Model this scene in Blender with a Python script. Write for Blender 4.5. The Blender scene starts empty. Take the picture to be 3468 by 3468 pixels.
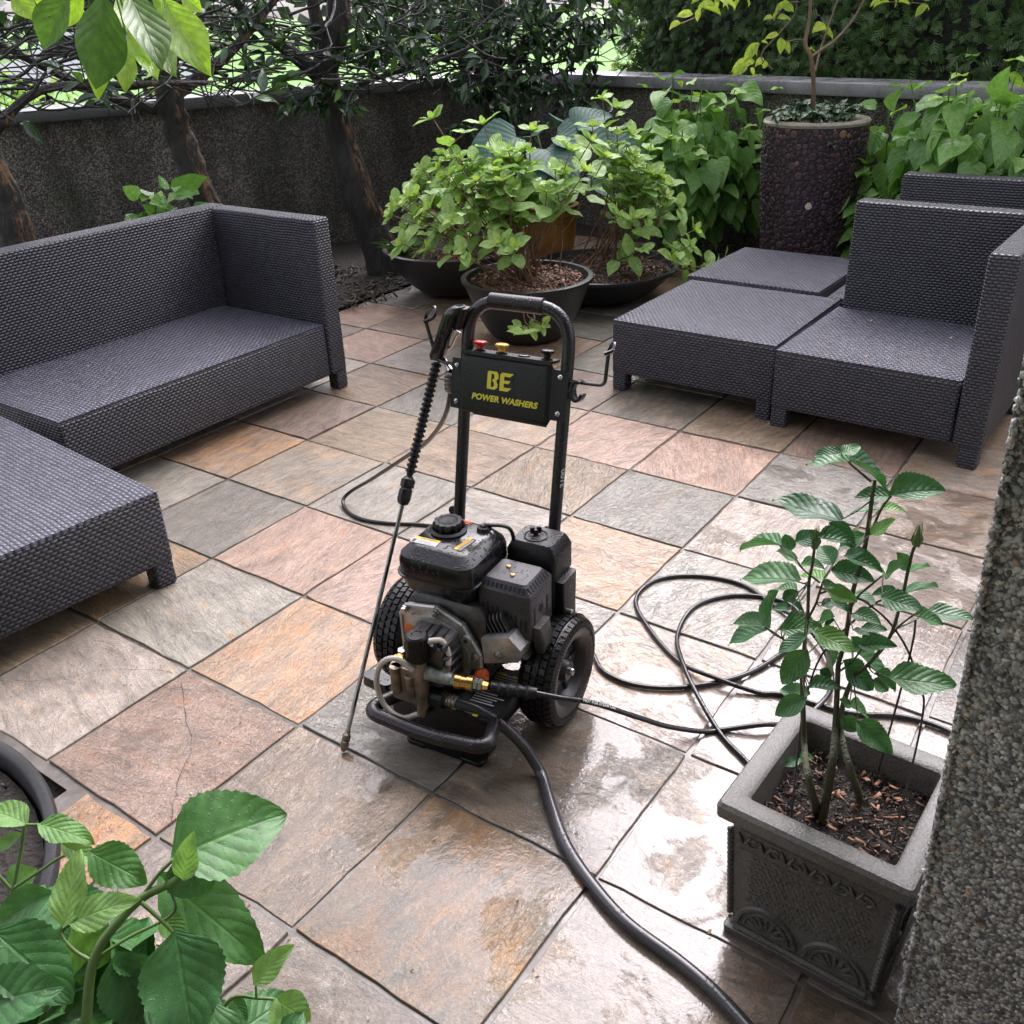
import bpy, bmesh, math, random
import numpy as np
from mathutils import Vector, Matrix, Euler

random.seed(11)
rng = np.random.default_rng(11)
R = math.radians
sc = bpy.context.scene
COL = sc.collection

# ------------------------------------------------------------------ camera
PITCH, ROLL, CAM_H, FOC = 0.49104692, -0.04059586, 1.46501, 1.84983
cp, sp = math.cos(PITCH), math.sin(PITCH)
fwd = Vector((0, cp, -sp)); rt = Vector((1, 0, 0)); up = Vector((0, sp, cp))
cr, sr = math.cos(ROLL), math.sin(ROLL)
rt2 = cr * rt + sr * up; up2 = -sr * rt + cr * up
cam_d = bpy.data.cameras.new("camera")
cam = bpy.data.objects.new("camera", cam_d)
COL.objects.link(cam)
cam.matrix_world = Matrix(((rt2.x, up2.x, -fwd.x, 0), (rt2.y, up2.y, -fwd.y, 0), (rt2.z, up2.z, -fwd.z, CAM_H), (0, 0, 0, 1)))
cam_d.sensor_fit = 'HORIZONTAL'; cam_d.sensor_width = 36; cam_d.lens = 18 * FOC
cam_d.clip_start = 0.02; cam_d.clip_end = 900
sc.camera = cam

# ------------------------------------------------------------------ sky, sun, exposure (rainy overcast afternoon)
SUN_EL, SUN_AZ = R(50), R(18)
w = bpy.data.worlds.new("World"); sc.world = w; w.use_nodes = True
nt = w.node_tree; nt.nodes.clear()
sky = nt.nodes.new('ShaderNodeTexSky'); sky.sky_type = 'NISHITA'; sky.sun_disc = False
sky.sun_elevation = SUN_EL; sky.sun_rotation = SUN_AZ; sky.air_density = 1.0; sky.dust_density = 4.0; sky.ozone_density = 1.5
hs = nt.nodes.new('ShaderNodeHueSaturation'); hs.inputs['Saturation'].default_value = 0.22
bg = nt.nodes.new('ShaderNodeBackground'); bg.inputs['Strength'].default_value = 0.15
wo = nt.nodes.new('ShaderNodeOutputWorld')
tn = nt.nodes.new('ShaderNodeMix'); tn.data_type = 'RGBA'; tn.blend_type = 'MULTIPLY'; tn.inputs[0].default_value = 1.0; tn.inputs[7].default_value = (1.0, .96, 1.05, 1)
nt.links.new(sky.outputs[0], hs.inputs['Color']); nt.links.new(hs.outputs[0], tn.inputs[6]); nt.links.new(tn.outputs[2], bg.inputs[0]); nt.links.new(bg.outputs[0], wo.inputs[0])
sun_d = bpy.data.lights.new("sun", 'SUN'); sun_d.energy = 0.75; sun_d.angle = R(70); sun_d.color = (1.0, 0.96, 0.9)
sun = bpy.data.objects.new("sun", sun_d); COL.objects.link(sun)
sd = Vector((math.sin(SUN_AZ) * math.cos(SUN_EL), math.cos(SUN_AZ) * math.cos(SUN_EL), math.sin(SUN_EL)))
sun.rotation_euler = sd.to_track_quat('Z', 'Y').to_euler()
sun.location = (3, 9, 12)
sc.view_settings.view_transform = 'Standard'; sc.view_settings.look = 'None'
sc.view_settings.exposure = 1.76; sc.view_settings.gamma = 1.0; sc.view_settings.use_curve_mapping = False
sc.render.engine = 'CYCLES'
sc.cycles.use_denoising = True
sc.cycles.max_bounces = 6; sc.cycles.diffuse_bounces = 3; sc.cycles.glossy_bounces = 3; sc.cycles.transmission_bounces = 3; sc.cycles.transparent_max_bounces = 4
sc.cycles.sample_clamp_indirect = 4.0

# ------------------------------------------------------------------ patio axes (everything set square to the paving)
YAW = -0.62785014
UX, UY = math.cos(YAW), math.sin(YAW)
OX, OY = -0.84152712, 1.96058945
def W(u, v, z=0.0):
    return Vector((OX + u * UX - v * UY, OY + u * UY + v * UX, z))

# ------------------------------------------------------------------ node helpers
def new_mat(name):
    m = bpy.data.materials.new(name); m.use_nodes = True
    m.node_tree.nodes.clear()
    return m, NT(m.node_tree)
class NT:
    def __init__(s, t): s.t = t
    def n(s, typ, ins=None, **props):
        nd = s.t.nodes.new('ShaderNode' + typ)
        for k, v in props.items(): setattr(nd, k, v)
        if ins:
            for k, v in ins.items():
                sock = nd.inputs[k]
                if isinstance(v, bpy.types.NodeSocket): s.t.links.new(v, sock)
                elif isinstance(v, bpy.types.Node): s.t.links.new(v.outputs[0], sock)
                else:
                    if sock.type == 'RGBA' and len(v) == 3: v = (*v, 1)
                    sock.default_value = v
        return nd
    def m(s, op, a, b=None, c=None, clamp=False):
        ins = {0: a}
        if b is not None: ins[1] = b
        if c is not None: ins[2] = c
        return s.n('Math', ins, operation=op, use_clamp=clamp).outputs[0]
    def noise(s, vec, scale, detail=3, rough=.55, dist=0.0, out=0):
        return s.n('TexNoise', {'Vector': vec, 'Scale': scale, 'Detail': detail, 'Roughness': rough, 'Distortion': dist}).outputs[out]
    def ramp(s, fac, *stops, interp='LINEAR'):
        nd = s.n('ValToRGB', {'Fac': fac}); cr_ = nd.color_ramp; cr_.interpolation = interp
        while len(cr_.elements) < len(stops): cr_.elements.new(0.5)
        for e, (p, c) in zip(cr_.elements, stops):
            e.position = p
            if not isinstance(c, tuple): c = (c, c, c)
            e.color = (*c, 1)
        return nd.outputs[0]
    def mix(s, fac, a, b, blend='MIX'):
        nd = s.n('Mix', data_type='RGBA', blend_type=blend)
        for k, v in ((0, fac), (6, a), (7, b)):
            if isinstance(v, bpy.types.NodeSocket): s.t.links.new(v, nd.inputs[k])
            else: nd.inputs[k].default_value = (*v, 1) if isinstance(v, tuple) and len(v) == 3 else v
        return nd.outputs[2]
    def bump(s, h, strength=.5, dist=.01, normal=None):
        ins = {'Height': h, 'Strength': strength, 'Distance': dist}
        if normal is not None: ins['Normal'] = normal
        return s.n('Bump', ins).outputs[0]
    def attr(s, name, out='Color'):
        return s.n('Attribute', attribute_name=name).outputs[out]
    def uv(s): return s.n('UVMap').outputs[0]
    def obj(s): return s.n('TexCoord').outputs['Object']
    def geo(s): return s.n('NewGeometry').outputs['Position']
    def mapv(s, vec, scale=(1, 1, 1), loc=(0, 0, 0), rot=(0, 0, 0)):
        return s.n('Mapping', {'Vector': vec, 'Scale': scale, 'Location': loc, 'Rotation': rot}).outputs[0]
    def out(s, sh): 
        o = s.n('OutputMaterial'); s.t.links.new(sh, o.inputs[0])
    def bsdf(s, **k):
        names = dict(color='Base Color', rough='Roughness', metal='Metallic', normal='Normal', spec='Specular IOR Level', coat='Coat Weight', coatr='Coat Roughness', coatn='Coat Normal', ior='IOR', trans='Transmission Weight', coatior='Coat IOR')
        return s.n('BsdfPrincipled', {names[a]: b for a, b in k.items()}).outputs[0]

def simple(name, color, rough=.5, metal=0.0, bump=0.0, bscale=200, var=0.0, vscale=8, coat=0.0, spec=.5, wet=0.0):
    """painted or moulded surface with a little grain, tonal drift and beads of rain"""
    m, T = new_mat(name)
    P = T.geo()
    c = color
    if var > 0:
        nz = T.noise(P, vscale, 4)
        c = T.mix(T.ramp(nz, (.35, 0.0), (.7, 1.0)), tuple(x * (1 - var) for x in color), tuple(min(1, x * (1 + var)) for x in color))
    rgh = rough
    k = dict(color=c, metal=metal, spec=spec)
    nrm = None
    if bump > 0:
        nrm = T.bump(T.noise(P, bscale, 3), bump, .002)
    if wet > 0:
        vor = T.n('TexVoronoi', {'Vector': P, 'Scale': 130.0, 'Randomness': 1.0}).outputs['Distance']
        drop = T.ramp(vor, (.18, 1.0), (.34, 0.0))
        area = T.ramp(T.noise(P, 14, 2), (.45, 0.0), (.6, 1.0))
        dm = T.m('MULTIPLY', drop, area)
        rgh = T.m('SUBTRACT', rough, T.m('MULTIPLY', dm, rough * .8))
        nrm = T.bump(dm, wet, .003, nrm) if nrm is not None else T.bump(dm, wet, .003)
    if nrm is not None: k['normal'] = nrm
    if coat: k['coat'] = coat; k['coatr'] = .08
    T.out(T.bsdf(rough=rgh, **k))
    return m

# ------------------------------------------------------------------ mesh helpers
class MB:
    """collects shapes and links them as ONE mesh object"""
    def __init__(s): s.v = []; s.f = []; s.mi = []; s.uvs = None
    def add(s, vs, fs, mi=0, M=None):
        o = len(s.v)
        if M is not None: vs = [M @ Vector(v) for v in vs]
        s.v += [tuple(v) for v in vs]
        s.f += [tuple(i + o for i in f) for f in fs]; s.mi += [mi] * len(fs)
        return s
    def box(s, a, b, bev=0.0, seg=2, mi=0, M=None):
        bm = bmesh.new(); bmesh.ops.create_cube(bm, size=1)
        for v in bm.verts:
            v.co = Vector([(a[i] + b[i]) / 2 + v.co[i] * (b[i] - a[i]) for i in range(3)])
        if bev > 0: bmesh.ops.bevel(bm, geom=list(bm.edges), offset=bev, segments=seg, profile=.5, affect='EDGES')
        bm.verts.index_update()
        s.add([v.co.copy() for v in bm.verts], [[v.index for v in f.verts] for f in bm.faces], mi, M); bm.free(); return s
    def tube(s, pts, r, n=8, mi=0, cap=True, M=None):
        pts = [Vector(p) for p in pts]; k = len(pts)
        rs = [r] * k if not hasattr(r, '__len__') else list(r)
        tan = [((pts[min(i + 1, k - 1)] - pts[max(i - 1, 0)]).normalized() or Vector((0, 0, 1))) for i in range(k)]
        ref = Vector((0, 0, 1)) if abs(tan[0].z) < .9 else Vector((1, 0, 0))
        nrm = (ref - tan[0] * ref.dot(tan[0])).normalized()
        vs, fs = [], []
        for i in range(k):
            if i: 
                nrm = nrm - tan[i] * nrm.dot(tan[i]); nrm = nrm.normalized() if nrm.length > 1e-6 else tan[i].orthogonal().normalized()
            b = tan[i].cross(nrm)
            for j in range(n):
                a = 2 * math.pi * j / n
                vs.append(pts[i] + (nrm * math.cos(a) + b * math.sin(a)) * rs[i])
        for i in range(k - 1):
            for j in range(n):
                fs.append((i * n + j, i * n + (j + 1) % n, (i + 1) * n + (j + 1) % n, (i + 1) * n + j))
        if cap: fs.append(tuple(range(n - 1, -1, -1))); fs.append(tuple((k - 1) * n + j for j in range(n)))
        return s.add(vs, fs, mi, M)
    def lathe(s, prof, n=40, mi=0, M=None, closed=False):
        vs, fs = [], []; k = len(prof)
        for r_, z in prof:
            for j in range(n):
                a = 2 * math.pi * j / n; vs.append((r_ * math.cos(a), r_ * math.sin(a), z))
        for i in range(k - 1 if not closed else k):
            i2 = (i + 1) % k
            for j in range(n): fs.append((i * n + j, i * n + (j + 1) % n, i2 * n + (j + 1) % n, i2 * n + j))
        return s.add(vs, fs, mi, M)
    def loft(s, secs, nc=4, mi=0, M=None, cap=True):
        """rounded-rectangle rings: (z, half x, half y, centre x, centre y, corner radius)"""
        vs, fs = [], []; per = 4 * (nc + 1)
        for z, hx, hy, cx, cy, r_ in secs:
            r_ = min(r_, hx * .999, hy * .999)
            for q, (sx, sy) in enumerate(((1, 1), (-1, 1), (-1, -1), (1, -1))):
                for i in range(nc + 1):
                    a = math.pi / 2 * (q + i / nc)
                    vs.append((cx + sx * (hx - r_) + r_ * math.cos(a), cy + sy * (hy - r_) + r_ * math.sin(a), z))
        for i in range(len(secs) - 1):
            for j in range(per): fs.append((i * per + j, i * per + (j + 1) % per, (i + 1) * per + (j + 1) % per, (i + 1) * per + j))
        if cap: fs.append(tuple(range(per - 1, -1, -1))); fs.append(tuple((len(secs) - 1) * per + j for j in range(per)))
        return s.add(vs, fs, mi, M)
    def prism(s, poly, z0, z1, mi=0, M=None):
        n = len(poly); vs = [(x, y, z0) for x, y in poly] + [(x, y, z1) for x, y in poly]
        fs = [tuple(range(n - 1, -1, -1)), tuple(range(n, 2 * n))] + [(i, (i + 1) % n, n + (i + 1) % n, n + i) for i in range(n)]
        return s.add(vs, fs, mi, M)
    def build(s, name, mats, parent=None, smooth=40, boxuv=False, loc=None, rotz=None):
        me = bpy.data.meshes.new(name); me.from_pydata(s.v, [], s.f)
        if not isinstance(mats, (list, tuple)): mats = [mats]
        for m in mats: me.materials.append(m)
        if len(mats) > 1: me.polygons.foreach_set('material_index', s.mi)
        me.update()
        if smooth:
            me.polygons.foreach_set('use_smooth', [True] * len(me.polygons)); me.set_sharp_from_angle(angle=R(smooth))
        if boxuv: box_uv(me)
        o = bpy.data.objects.new(name, me); COL.objects.link(o)
        if parent is not None: o.parent = parent
        if loc is not None: o.location = loc
        if rotz is not None: o.rotation_euler = (0, 0, rotz)
        return o
def box_uv(me):
    uvl = me.uv_layers.new(name='UVMap'); co = [v.co for v in me.vertices]
    for p in me.polygons:
        nx, ny, nz = (abs(c) for c in p.normal)
        for li in p.loop_indices:
            c = co[me.loops[li].vertex_index]
            uvl.data[li].uv = (c.y, c.z) if nx >= ny and nx >= nz else ((c.x, c.z) if ny >= nz else (c.x, c.y))
def cat(pts, k=8):
    """smooth curve through points"""
    P = [Vector(p) for p in pts]; P = [P[0] * 2 - P[1]] + P + [P[-1] * 2 - P[-2]]; out = []
    for i in range(1, len(P) - 2):
        a, b, c, d = P[i - 1:i + 3]
        for j in range(k):
            t = j / k
            out.append(.5 * ((2 * b) + (c - a) * t + (2 * a - 5 * b + 4 * c - d) * t * t + (3 * b - a - 3 * c + d) * t ** 3))
    return out + [P[-2]]
def fillet(pts, r, k=6):
    """polyline with rounded corners"""
    P = [Vector(p) for p in pts]; out = [P[0]]
    for i in range(1, len(P) - 1):
        a, b, c = P[i - 1], P[i], P[i + 1]; d1 = (a - b).normalized(); d2 = (c - b).normalized()
        rr = min(r, (a - b).length * .49, (c - b).length * .49)
        p, q = b + d1 * rr, b + d2 * rr
        for j in range(k + 1):
            t = j / k; out.append(p * (1 - t) ** 2 + b * 2 * t * (1 - t) + q * t * t)
    return out + [P[-1]]
def thing(name, label, category, loc=(0, 0, 0), rotz=0.0, group=None):
    o = bpy.data.objects.new(name, None); COL.objects.link(o); o.location = loc; o.rotation_euler = (0, 0, rotz); o.empty_display_size = .1
    return tag(o, label, category, group)
def tag(o, label, category, group=None):
    o['label'] = label; o['category'] = category
    if group: o['group'] = group
    return o
def kind(o, k): o['kind'] = k; return o
def lettering(txt, size, m, parent, M, name='lettering', extrude=.0004, shear=0.0, offset=0.0, spacing=1.0, xs=1.0):
    cu = bpy.data.curves.new(name, 'FONT'); cu.body = txt; cu.size = size; cu.extrude = extrude; cu.shear = shear; cu.offset = offset; cu.space_character = spacing
    cu.align_x = 'CENTER'; cu.align_y = 'CENTER'
    tmp = bpy.data.objects.new('tmp', cu); COL.objects.link(tmp)
    dg = bpy.context.evaluated_depsgraph_get(); me = bpy.data.meshes.new_from_object(tmp.evaluated_get(dg))
    bpy.data.objects.remove(tmp); me.transform(M @ Matrix.Diagonal((xs, 1, 1, 1))); me.materials.clear(); me.materials.append(m); me.name = name
    o = bpy.data.objects.new(name, me); COL.objects.link(o); o.parent = parent
    return o

# ------------------------------------------------------------------ leaves
def ovate(t): return math.sin(math.pi * t ** .8) ** .9
def round_ovate(t): return math.sin(math.pi * t ** .72) ** .75
def lance(t): return math.sin(math.pi * t ** .85) ** 1.25
def obovate(t): return math.sin(math.pi * min(1, t) ** 1.25) ** .95
def blunt(t): return math.sin(math.pi * t ** .78) ** .62
def heart(t): return (1.05 * math.sin(math.pi * min(1, (t + .13) / 1.13) ** .62) ** .85) * (1 if t > .02 else .55) * (1 - .0 * t) if t < 1 else 0.0
def leaf_tpl(prof, n=6, across=1, fold=.25, curl=.25, wave=0.0, serr=0, twist=0.0):
    vs, uv, fs = [], [], []; cols = 2 * across + 1
    for i in range(n + 1):
        t = i / n; wd = max(prof(t), 0.0) * .5
        if serr and 0 < i < n: wd *= 1 + serr * (1 if i % 2 else -1)
        for j in range(cols):
            x = (j - across) / across
            z = fold * abs(x) * wd - curl * t * t + wave * math.sin(t * 9 + (1.5 if x > 0 else 0)) * abs(x) + twist * x * t * wd
            vs.append((x * wd, t - (.06 * abs(x) if i == 0 else 0), z)); uv.append((x * .5 + .5, t))
    for i in range(n):
        for j in range(cols - 1):
            a = i * cols + j; fs.append((a, a + 1, a + cols + 1, a + cols))
    return np.array(vs), np.array(fs), np.array(uv)
class Leaves:
    def __init__(s, *tpls): s.t = tpls; s.P = [[] for _ in tpls]
    def add(s, pos, d, nrm, size, width=.6, rnd=None, k=None):
        k = random.randrange(len(s.t)) if k is None else k
        s.P[k].append((*pos, *d, *nrm, size, width, random.random() if rnd is None else rnd))
    def build(s, name, m, parent=None, stems=None):
        V, F, UVs, RN = [], [], [], []; off = 0
        for (tv, tf, tu), lst in zip(s.t, s.P):
            if not lst: continue
            A = np.array(lst, float); Y = A[:, 3:6]; Y /= np.linalg.norm(Y, axis=1)[:, None] + 1e-9
            Z = A[:, 6:9] + np.array([1e-4, 2e-4, 3e-4]); Z = Z - (Z * Y).sum(1)[:, None] * Y; Z /= np.linalg.norm(Z, axis=1)[:, None] + 1e-9
            X = np.cross(Y, Z); sz = A[:, 9][:, None, None]; wd = A[:, 10][:, None, None]
            v = A[:, None, 0:3] + sz * (tv[None, :, 0:1] * wd * X[:, None] + tv[None, :, 1:2] * Y[:, None] + tv[None, :, 2:3] * Z[:, None])
            n, k = len(A), len(tv)
            V.append(v.reshape(-1, 3)); F.append((tf[None] + (np.arange(n) * k)[:, None, None] + off).reshape(-1, tf.shape[1]))
            UVs.append(np.tile(tu[tf.ravel()], (n, 1))); RN.append(np.repeat(A[:, 11], k)); off += n * k
        return raw_mesh(name, np.vstack(V), np.vstack(F), m, parent, np.vstack(UVs), np.concatenate(RN))
def raw_mesh(name, V, F, m, parent=None, uv=None, rnd=None, smooth=True, colattr=None):
    me = bpy.data.meshes.new(name); k = F.shape[1]; nf = len(F)
    me.vertices.add(len(V)); me.vertices.foreach_set('co', V.astype(np.float32).ravel())
    me.loops.add(nf * k); me.loops.foreach_set('vertex_index', F.astype(np.int32).ravel())
    me.polygons.add(nf); me.polygons.foreach_set('loop_start', np.arange(0, nf * k, k, dtype=np.int32)); me.polygons.foreach_set('loop_total', np.full(nf, k, dtype=np.int32))
    if smooth: me.polygons.foreach_set('use_smooth', np.ones(nf, dtype=bool))
    if uv is not None:
        l = me.uv_layers.new(name='UVMap'); l.data.foreach_set('uv', uv.astype(np.float32).ravel())
    if rnd is not None:
        a = me.attributes.new('rnd', 'FLOAT', 'POINT'); a.data.foreach_set('value', rnd.astype(np.float32))
    if colattr is not None:
        a = me.attributes.new('tint', 'FLOAT_COLOR', 'POINT'); a.data.foreach_set('color', colattr.astype(np.float32).ravel())
    me.materials.append(m); me.update(calc_edges=True); me.validate()
    o = bpy.data.objects.new(name, me); COL.objects.link(o)
    if parent is not None: o.parent = parent
    return o
def leaf_mat(name, lo, hi, tr=None, rough=.38, vein=(.9, 1.13), nvein=8.0, trans=.28, veinb=.35, tips=None, spec=.5, drops=0.0):
    m, T = new_mat(name)
    rnd = T.attr('rnd', 'Fac'); uv = T.n('SeparateXYZ', {0: T.uv()})
    x = T.m('ABSOLUTE', T.m('SUBTRACT', uv.outputs[0], .5)); t = uv.outputs[1]
    ph = T.m('FRACT', T.m('MULTIPLY', T.m('SUBTRACT', t, T.m('MULTIPLY', x, .75)), nvein))
    vn = T.m('ABSOLUTE', T.m('SUBTRACT', ph, .5))            # 0 on a side vein .. .5 between
    side = T.m('SUBTRACT', 1.0, T.m('MULTIPLY', vn, 9.0), clamp=True)
    mid = T.m('SUBTRACT', 1.0, T.m('MULTIPLY', x, 26.0), clamp=True)
    veins = T.m('MAXIMUM', T.m('MULTIPLY', side, .6), mid)
    c = T.ramp(rnd, (0.0, lo), (1.0, hi))
    if tips: c = T.mix(T.ramp(rnd, (.86, 0.0), (.93, 1.0)), c, tips)
    nz = T.noise(T.geo(), 60, 2)
    c = T.mix(1.0, c, T.ramp(nz, (.3, .74), (.7, 1.14)), 'MULTIPLY')
    spot = T.ramp(T.noise(T.geo(), 150, 2, .5), (.70, 0.0), (.76, .8))
    c = T.mix(T.m('MULTIPLY', spot, T.ramp(T.noise(T.geo(), 9, 3), (.42, 0.0), (.6, 1.0))), c, tuple(x * .35 for x in lo))
    cv = T.mix(veins, c, T.mix(1.0, c, (vein[1], vein[1], vein[0]), 'MULTIPLY'))
    hgt = T.m('SUBTRACT', T.m('MULTIPLY', T.m('SINE', T.m('MULTIPLY', ph, math.pi)), .6), mid)
    nb = T.bump(hgt, veinb, .006)
    rg = rough
    if drops:
        vor = T.n('TexVoronoi', {'Vector': T.geo(), 'Scale': 165.0}).outputs['Distance']
        dr = T.ramp(vor, (.16, 1.0), (.26, 0.0)); nb = T.bump(dr, drops, .003, nb); rg = T.m('SUBTRACT', rough, T.m('MULTIPLY', dr, rough * .8))
    b = T.bsdf(color=cv, rough=rg, normal=nb, spec=spec)
    tc = T.mix(.5, cv, tr) if tr else cv
    tl = T.n('BsdfTranslucent', {'Color': T.mix(1.0, tc, (1.5, 1.6, .8), 'MULTIPLY'), 'Normal': nb}).outputs[0]
    T.out(T.n('MixShader', {0: trans, 1: b, 2: tl}).outputs[0])
    return m
# ================================================================== MATERIALS
def wicker_mat(name, strand, gap, cw=.022, ch=.0112):
    m, T = new_mat(name)
    s = T.n('SeparateXYZ', {0: T.uv()})
    wob = T.m('MULTIPLY', T.m('SUBTRACT', T.noise(T.obj(), 9, 2), .5), .01)
    a = T.m('DIVIDE', T.m('ADD', s.outputs[0], wob), cw); b = T.m('DIVIDE', T.m('ADD', s.outputs[1], wob), ch)
    row = T.m('FLOOR', b)
    fa = T.m('FRACT', T.m('ADD', a, T.m('MULTIPLY', T.m('FLOORED_MODULO', row, 2.0), .5))); fb = T.m('FRACT', b)
    hx = T.m('POWER', T.m('SINE', T.m('MULTIPLY', fa, math.pi)), .6); hy = T.m('POWER', T.m('SINE', T.m('MULTIPLY', fb, math.pi)), .7)
    h = T.m('MULTIPLY', hx, hy)
    big = T.noise(T.obj(), 5, 3)
    c = T.mix(T.ramp(h, (.12, 0.0), (.55, 1.0)), gap, T.mix(T.ramp(big, (.3, 0.0), (.7, 1.0)), tuple(x * .8 for x in strand), strand))
    k = T.m('FLOOR', T.m('ADD', a, T.m('MULTIPLY', T.m('FLOORED_MODULO', row, 2.0), .5)))
    cell = T.n('TexWhiteNoise', {'Vector': T.n('CombineXYZ', {0: k, 1: row}).outputs[0]}, noise_dimensions='2D').outputs[0]
    c = T.mix(1.0, c, T.ramp(cell, (0.0, .75), (1.0, 1.2)), 'MULTIPLY')
    T.out(T.bsdf(color=c, rough=T.ramp(h, (0.0, .6), (1.0, .29)), normal=T.bump(h, .9, .006), spec=.55))
    return m
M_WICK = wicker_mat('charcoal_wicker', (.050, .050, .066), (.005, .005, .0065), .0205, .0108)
M_WICK_SHEEN = wicker_mat('charcoal_wicker_sheen', (.118, .118, .154), (.014, .014, .018), .021, .0135)  # sky sheen on the seats, put into a paler copy of the weave

def tile_mat():
    m, T = new_mat('wet_slate')
    tc, ts, tp = T.attr('tc'), T.attr('ts'), T.attr('tp')
    q = T.n('SeparateColor', {0: tp}); amt, grain, wet = q.outputs[0], q.outputs[1], q.outputs[2]
    uv = T.uv(); P = T.geo()
    n1 = T.noise(T.mapv(uv, (5, 22, 1)), 1.0, 6, .62, 1.6); n2 = T.noise(T.mapv(uv, (17, 105, 1)), 1.0, 4, .68, 1.6); cl = T.noise(uv, 5.0, 5, .62, .9)
    iso = T.noise(uv, 75, 5, .72, 2.2)
    streak = T.mix(T.m('MULTIPLY', grain, .8), iso, n2)
    layer = T.ramp(T.noise(T.mapv(uv, (4, 9, 1)), 1.3, 7, .66, .8), (.40, 0.0), (.42, .4), (.50, .45), (.52, .75), (.60, .8), (.62, 1.0))   # cleft layers
    # mineral staining
    mk = T.m('ADD', T.m('MULTIPLY', n1, .5), T.m('MULTIPLY', cl, .75))
    mk = T.m('ADD', mk, T.m('SUBTRACT', T.m('MULTIPLY', amt, .55), .44))
    mask = T.ramp(mk, (.40, 0.0), (.72, 1.0))
    c = T.mix(mask, tc, ts)
    rust = T.ramp(T.noise(T.mapv(uv, (6, 15, 1), (3, 9, 0)), 1.0, 6, .65, .8), (.58, 0.0), (.72, .75))
    c = T.mix(rust, c, T.mix(1.0, c, (1.42, .88, .42), 'MULTIPLY'))
    c = T.mix(1.0, c, T.ramp(streak, (.30, .50), (.5, 1.0), (.72, 1.30)), 'MULTIPLY')
    c = T.mix(1.0, c, T.ramp(n1, (.32, .70), (.5, 1.0), (.68, 1.2)), 'MULTIPLY')
    c = T.mix(1.0, c, T.ramp(T.noise(uv, 11, 6, .68), (.3, .72), (.7, 1.2)), 'MULTIPLY')
    c = T.mix(1.0, c, T.ramp(layer, (0, .82), (1, 1.06)), 'MULTIPLY')
    pit = T.ramp(T.noise(uv, 48, 2, .5), (.68, 0.0), (.76, 1.0))
    c = T.mix(T.m('MULTIPLY', pit, .55), c, (.08, .055, .04))
    # standing water: where it lies is a property of the surface
    pn = T.noise(P, 5.0, 7, .64, .6)
    low = T.m('MULTIPLY', T.m('SUBTRACT', .5, layer), .05)
    pud = T.ramp(T.m('ADD', T.m('ADD', pn, low), T.m('SUBTRACT', T.m('MULTIPLY', wet, .44), .305)), (.475, 0.0), (.54, 1.0))
    c = T.mix(1.0, c, T.mix(wet, (1.06, 1.06, 1.06), (.74, .72, .69)), 'MULTIPLY')
    c = T.mix(1.0, c, T.mix(pud, (1.0, 1.0, 1.0), (.66, .63, .60)), 'MULTIPLY')
    hgt = T.m('ADD', T.m('MULTIPLY', streak, .8), T.m('ADD', T.m('MULTIPLY', n1, .5), T.m('MULTIPLY', layer, .45)))
    nb = T.bump(hgt, .9, .007)
    rip = T.m('ADD', T.noise(P, 38, 3, .55, 2.0), T.m('ADD', T.m('MULTIPLY', streak, .35), T.m('MULTIPLY', layer, .3)))
    cn = T.bump(rip, T.n('MapRange', {0: pud, 1: 0.0, 2: 1.0, 3: .85, 4: .10}).outputs[0], .005)
    b = T.bsdf(color=c, rough=T.n('MapRange', {0: wet, 1: 0.0, 2: 1.0, 3: .42, 4: .30}).outputs[0], normal=nb, spec=.45, coat=T.n('MapRange', {0: wet, 1: 0.0, 2: .5, 3: .45, 4: 1.0}).outputs[0],
               coatr=T.n('MapRange', {0: T.m('MAXIMUM', pud, T.m('MULTIPLY', wet, 1.3, clamp=True)), 1: 0.0, 2: 1.0, 3: .15, 4: .02}).outputs[0], coatn=cn, coatior=1.42)
    T.out(b)
    return m
M_TILE = tile_mat()

def grout_mat():
    m, T = new_mat('wet_grout'); P = T.geo()
    c = T.ramp(T.noise(P, 30, 4), (.3, (.075, .066, .056)), (.7, (.15, .132, .112)))
    pud = T.ramp(T.noise(P, 5, 3), (.42, 0.0), (.58, 1.0))
    T.out(T.bsdf(color=c, rough=T.ramp(pud, (0.0, .4), (1.0, .06)), normal=T.bump(T.noise(P, 120, 3), .3, .002)))
    return m
M_GROUT = grout_mat()

def soil_mat(name, a, b, scale=60, bumps=.9, dist=.02, rough=.75):
    m, T = new_mat(name); P = T.geo()
    n = T.noise(P, scale, 6, .7); v = T.n('TexVoronoi', {'Vector': P, 'Scale': scale * 1.2}).outputs['Distance']
    T.out(T.bsdf(color=T.ramp(n, (.3, a), (.7, b)), rough=rough, normal=T.bump(T.m('ADD', n, T.m('MULTIPLY', v, .6)), bumps, dist)))
    return m
M_SOIL = soil_mat('dark_soil', (.010, .008, .006), (.045, .032, .024))
M_LAWN = None
def lawn_mat():
    m, T = new_mat('lawn'); P = T.geo()
    n = T.noise(P, .8, 5, .6); f = T.noise(P, 40, 3)
    c = T.mix(.5, T.ramp(n, (.3, (.085, .22, .022)), (.7, (.12, .28, .032))), T.ramp(f, (.3, (.08, .20, .02)), (.7, (.14, .30, .04))))
    T.out(T.bsdf(color=c, rough=.8, normal=T.bump(f, .6, .03)))
    return m
M_LAWN = lawn_mat()

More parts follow.
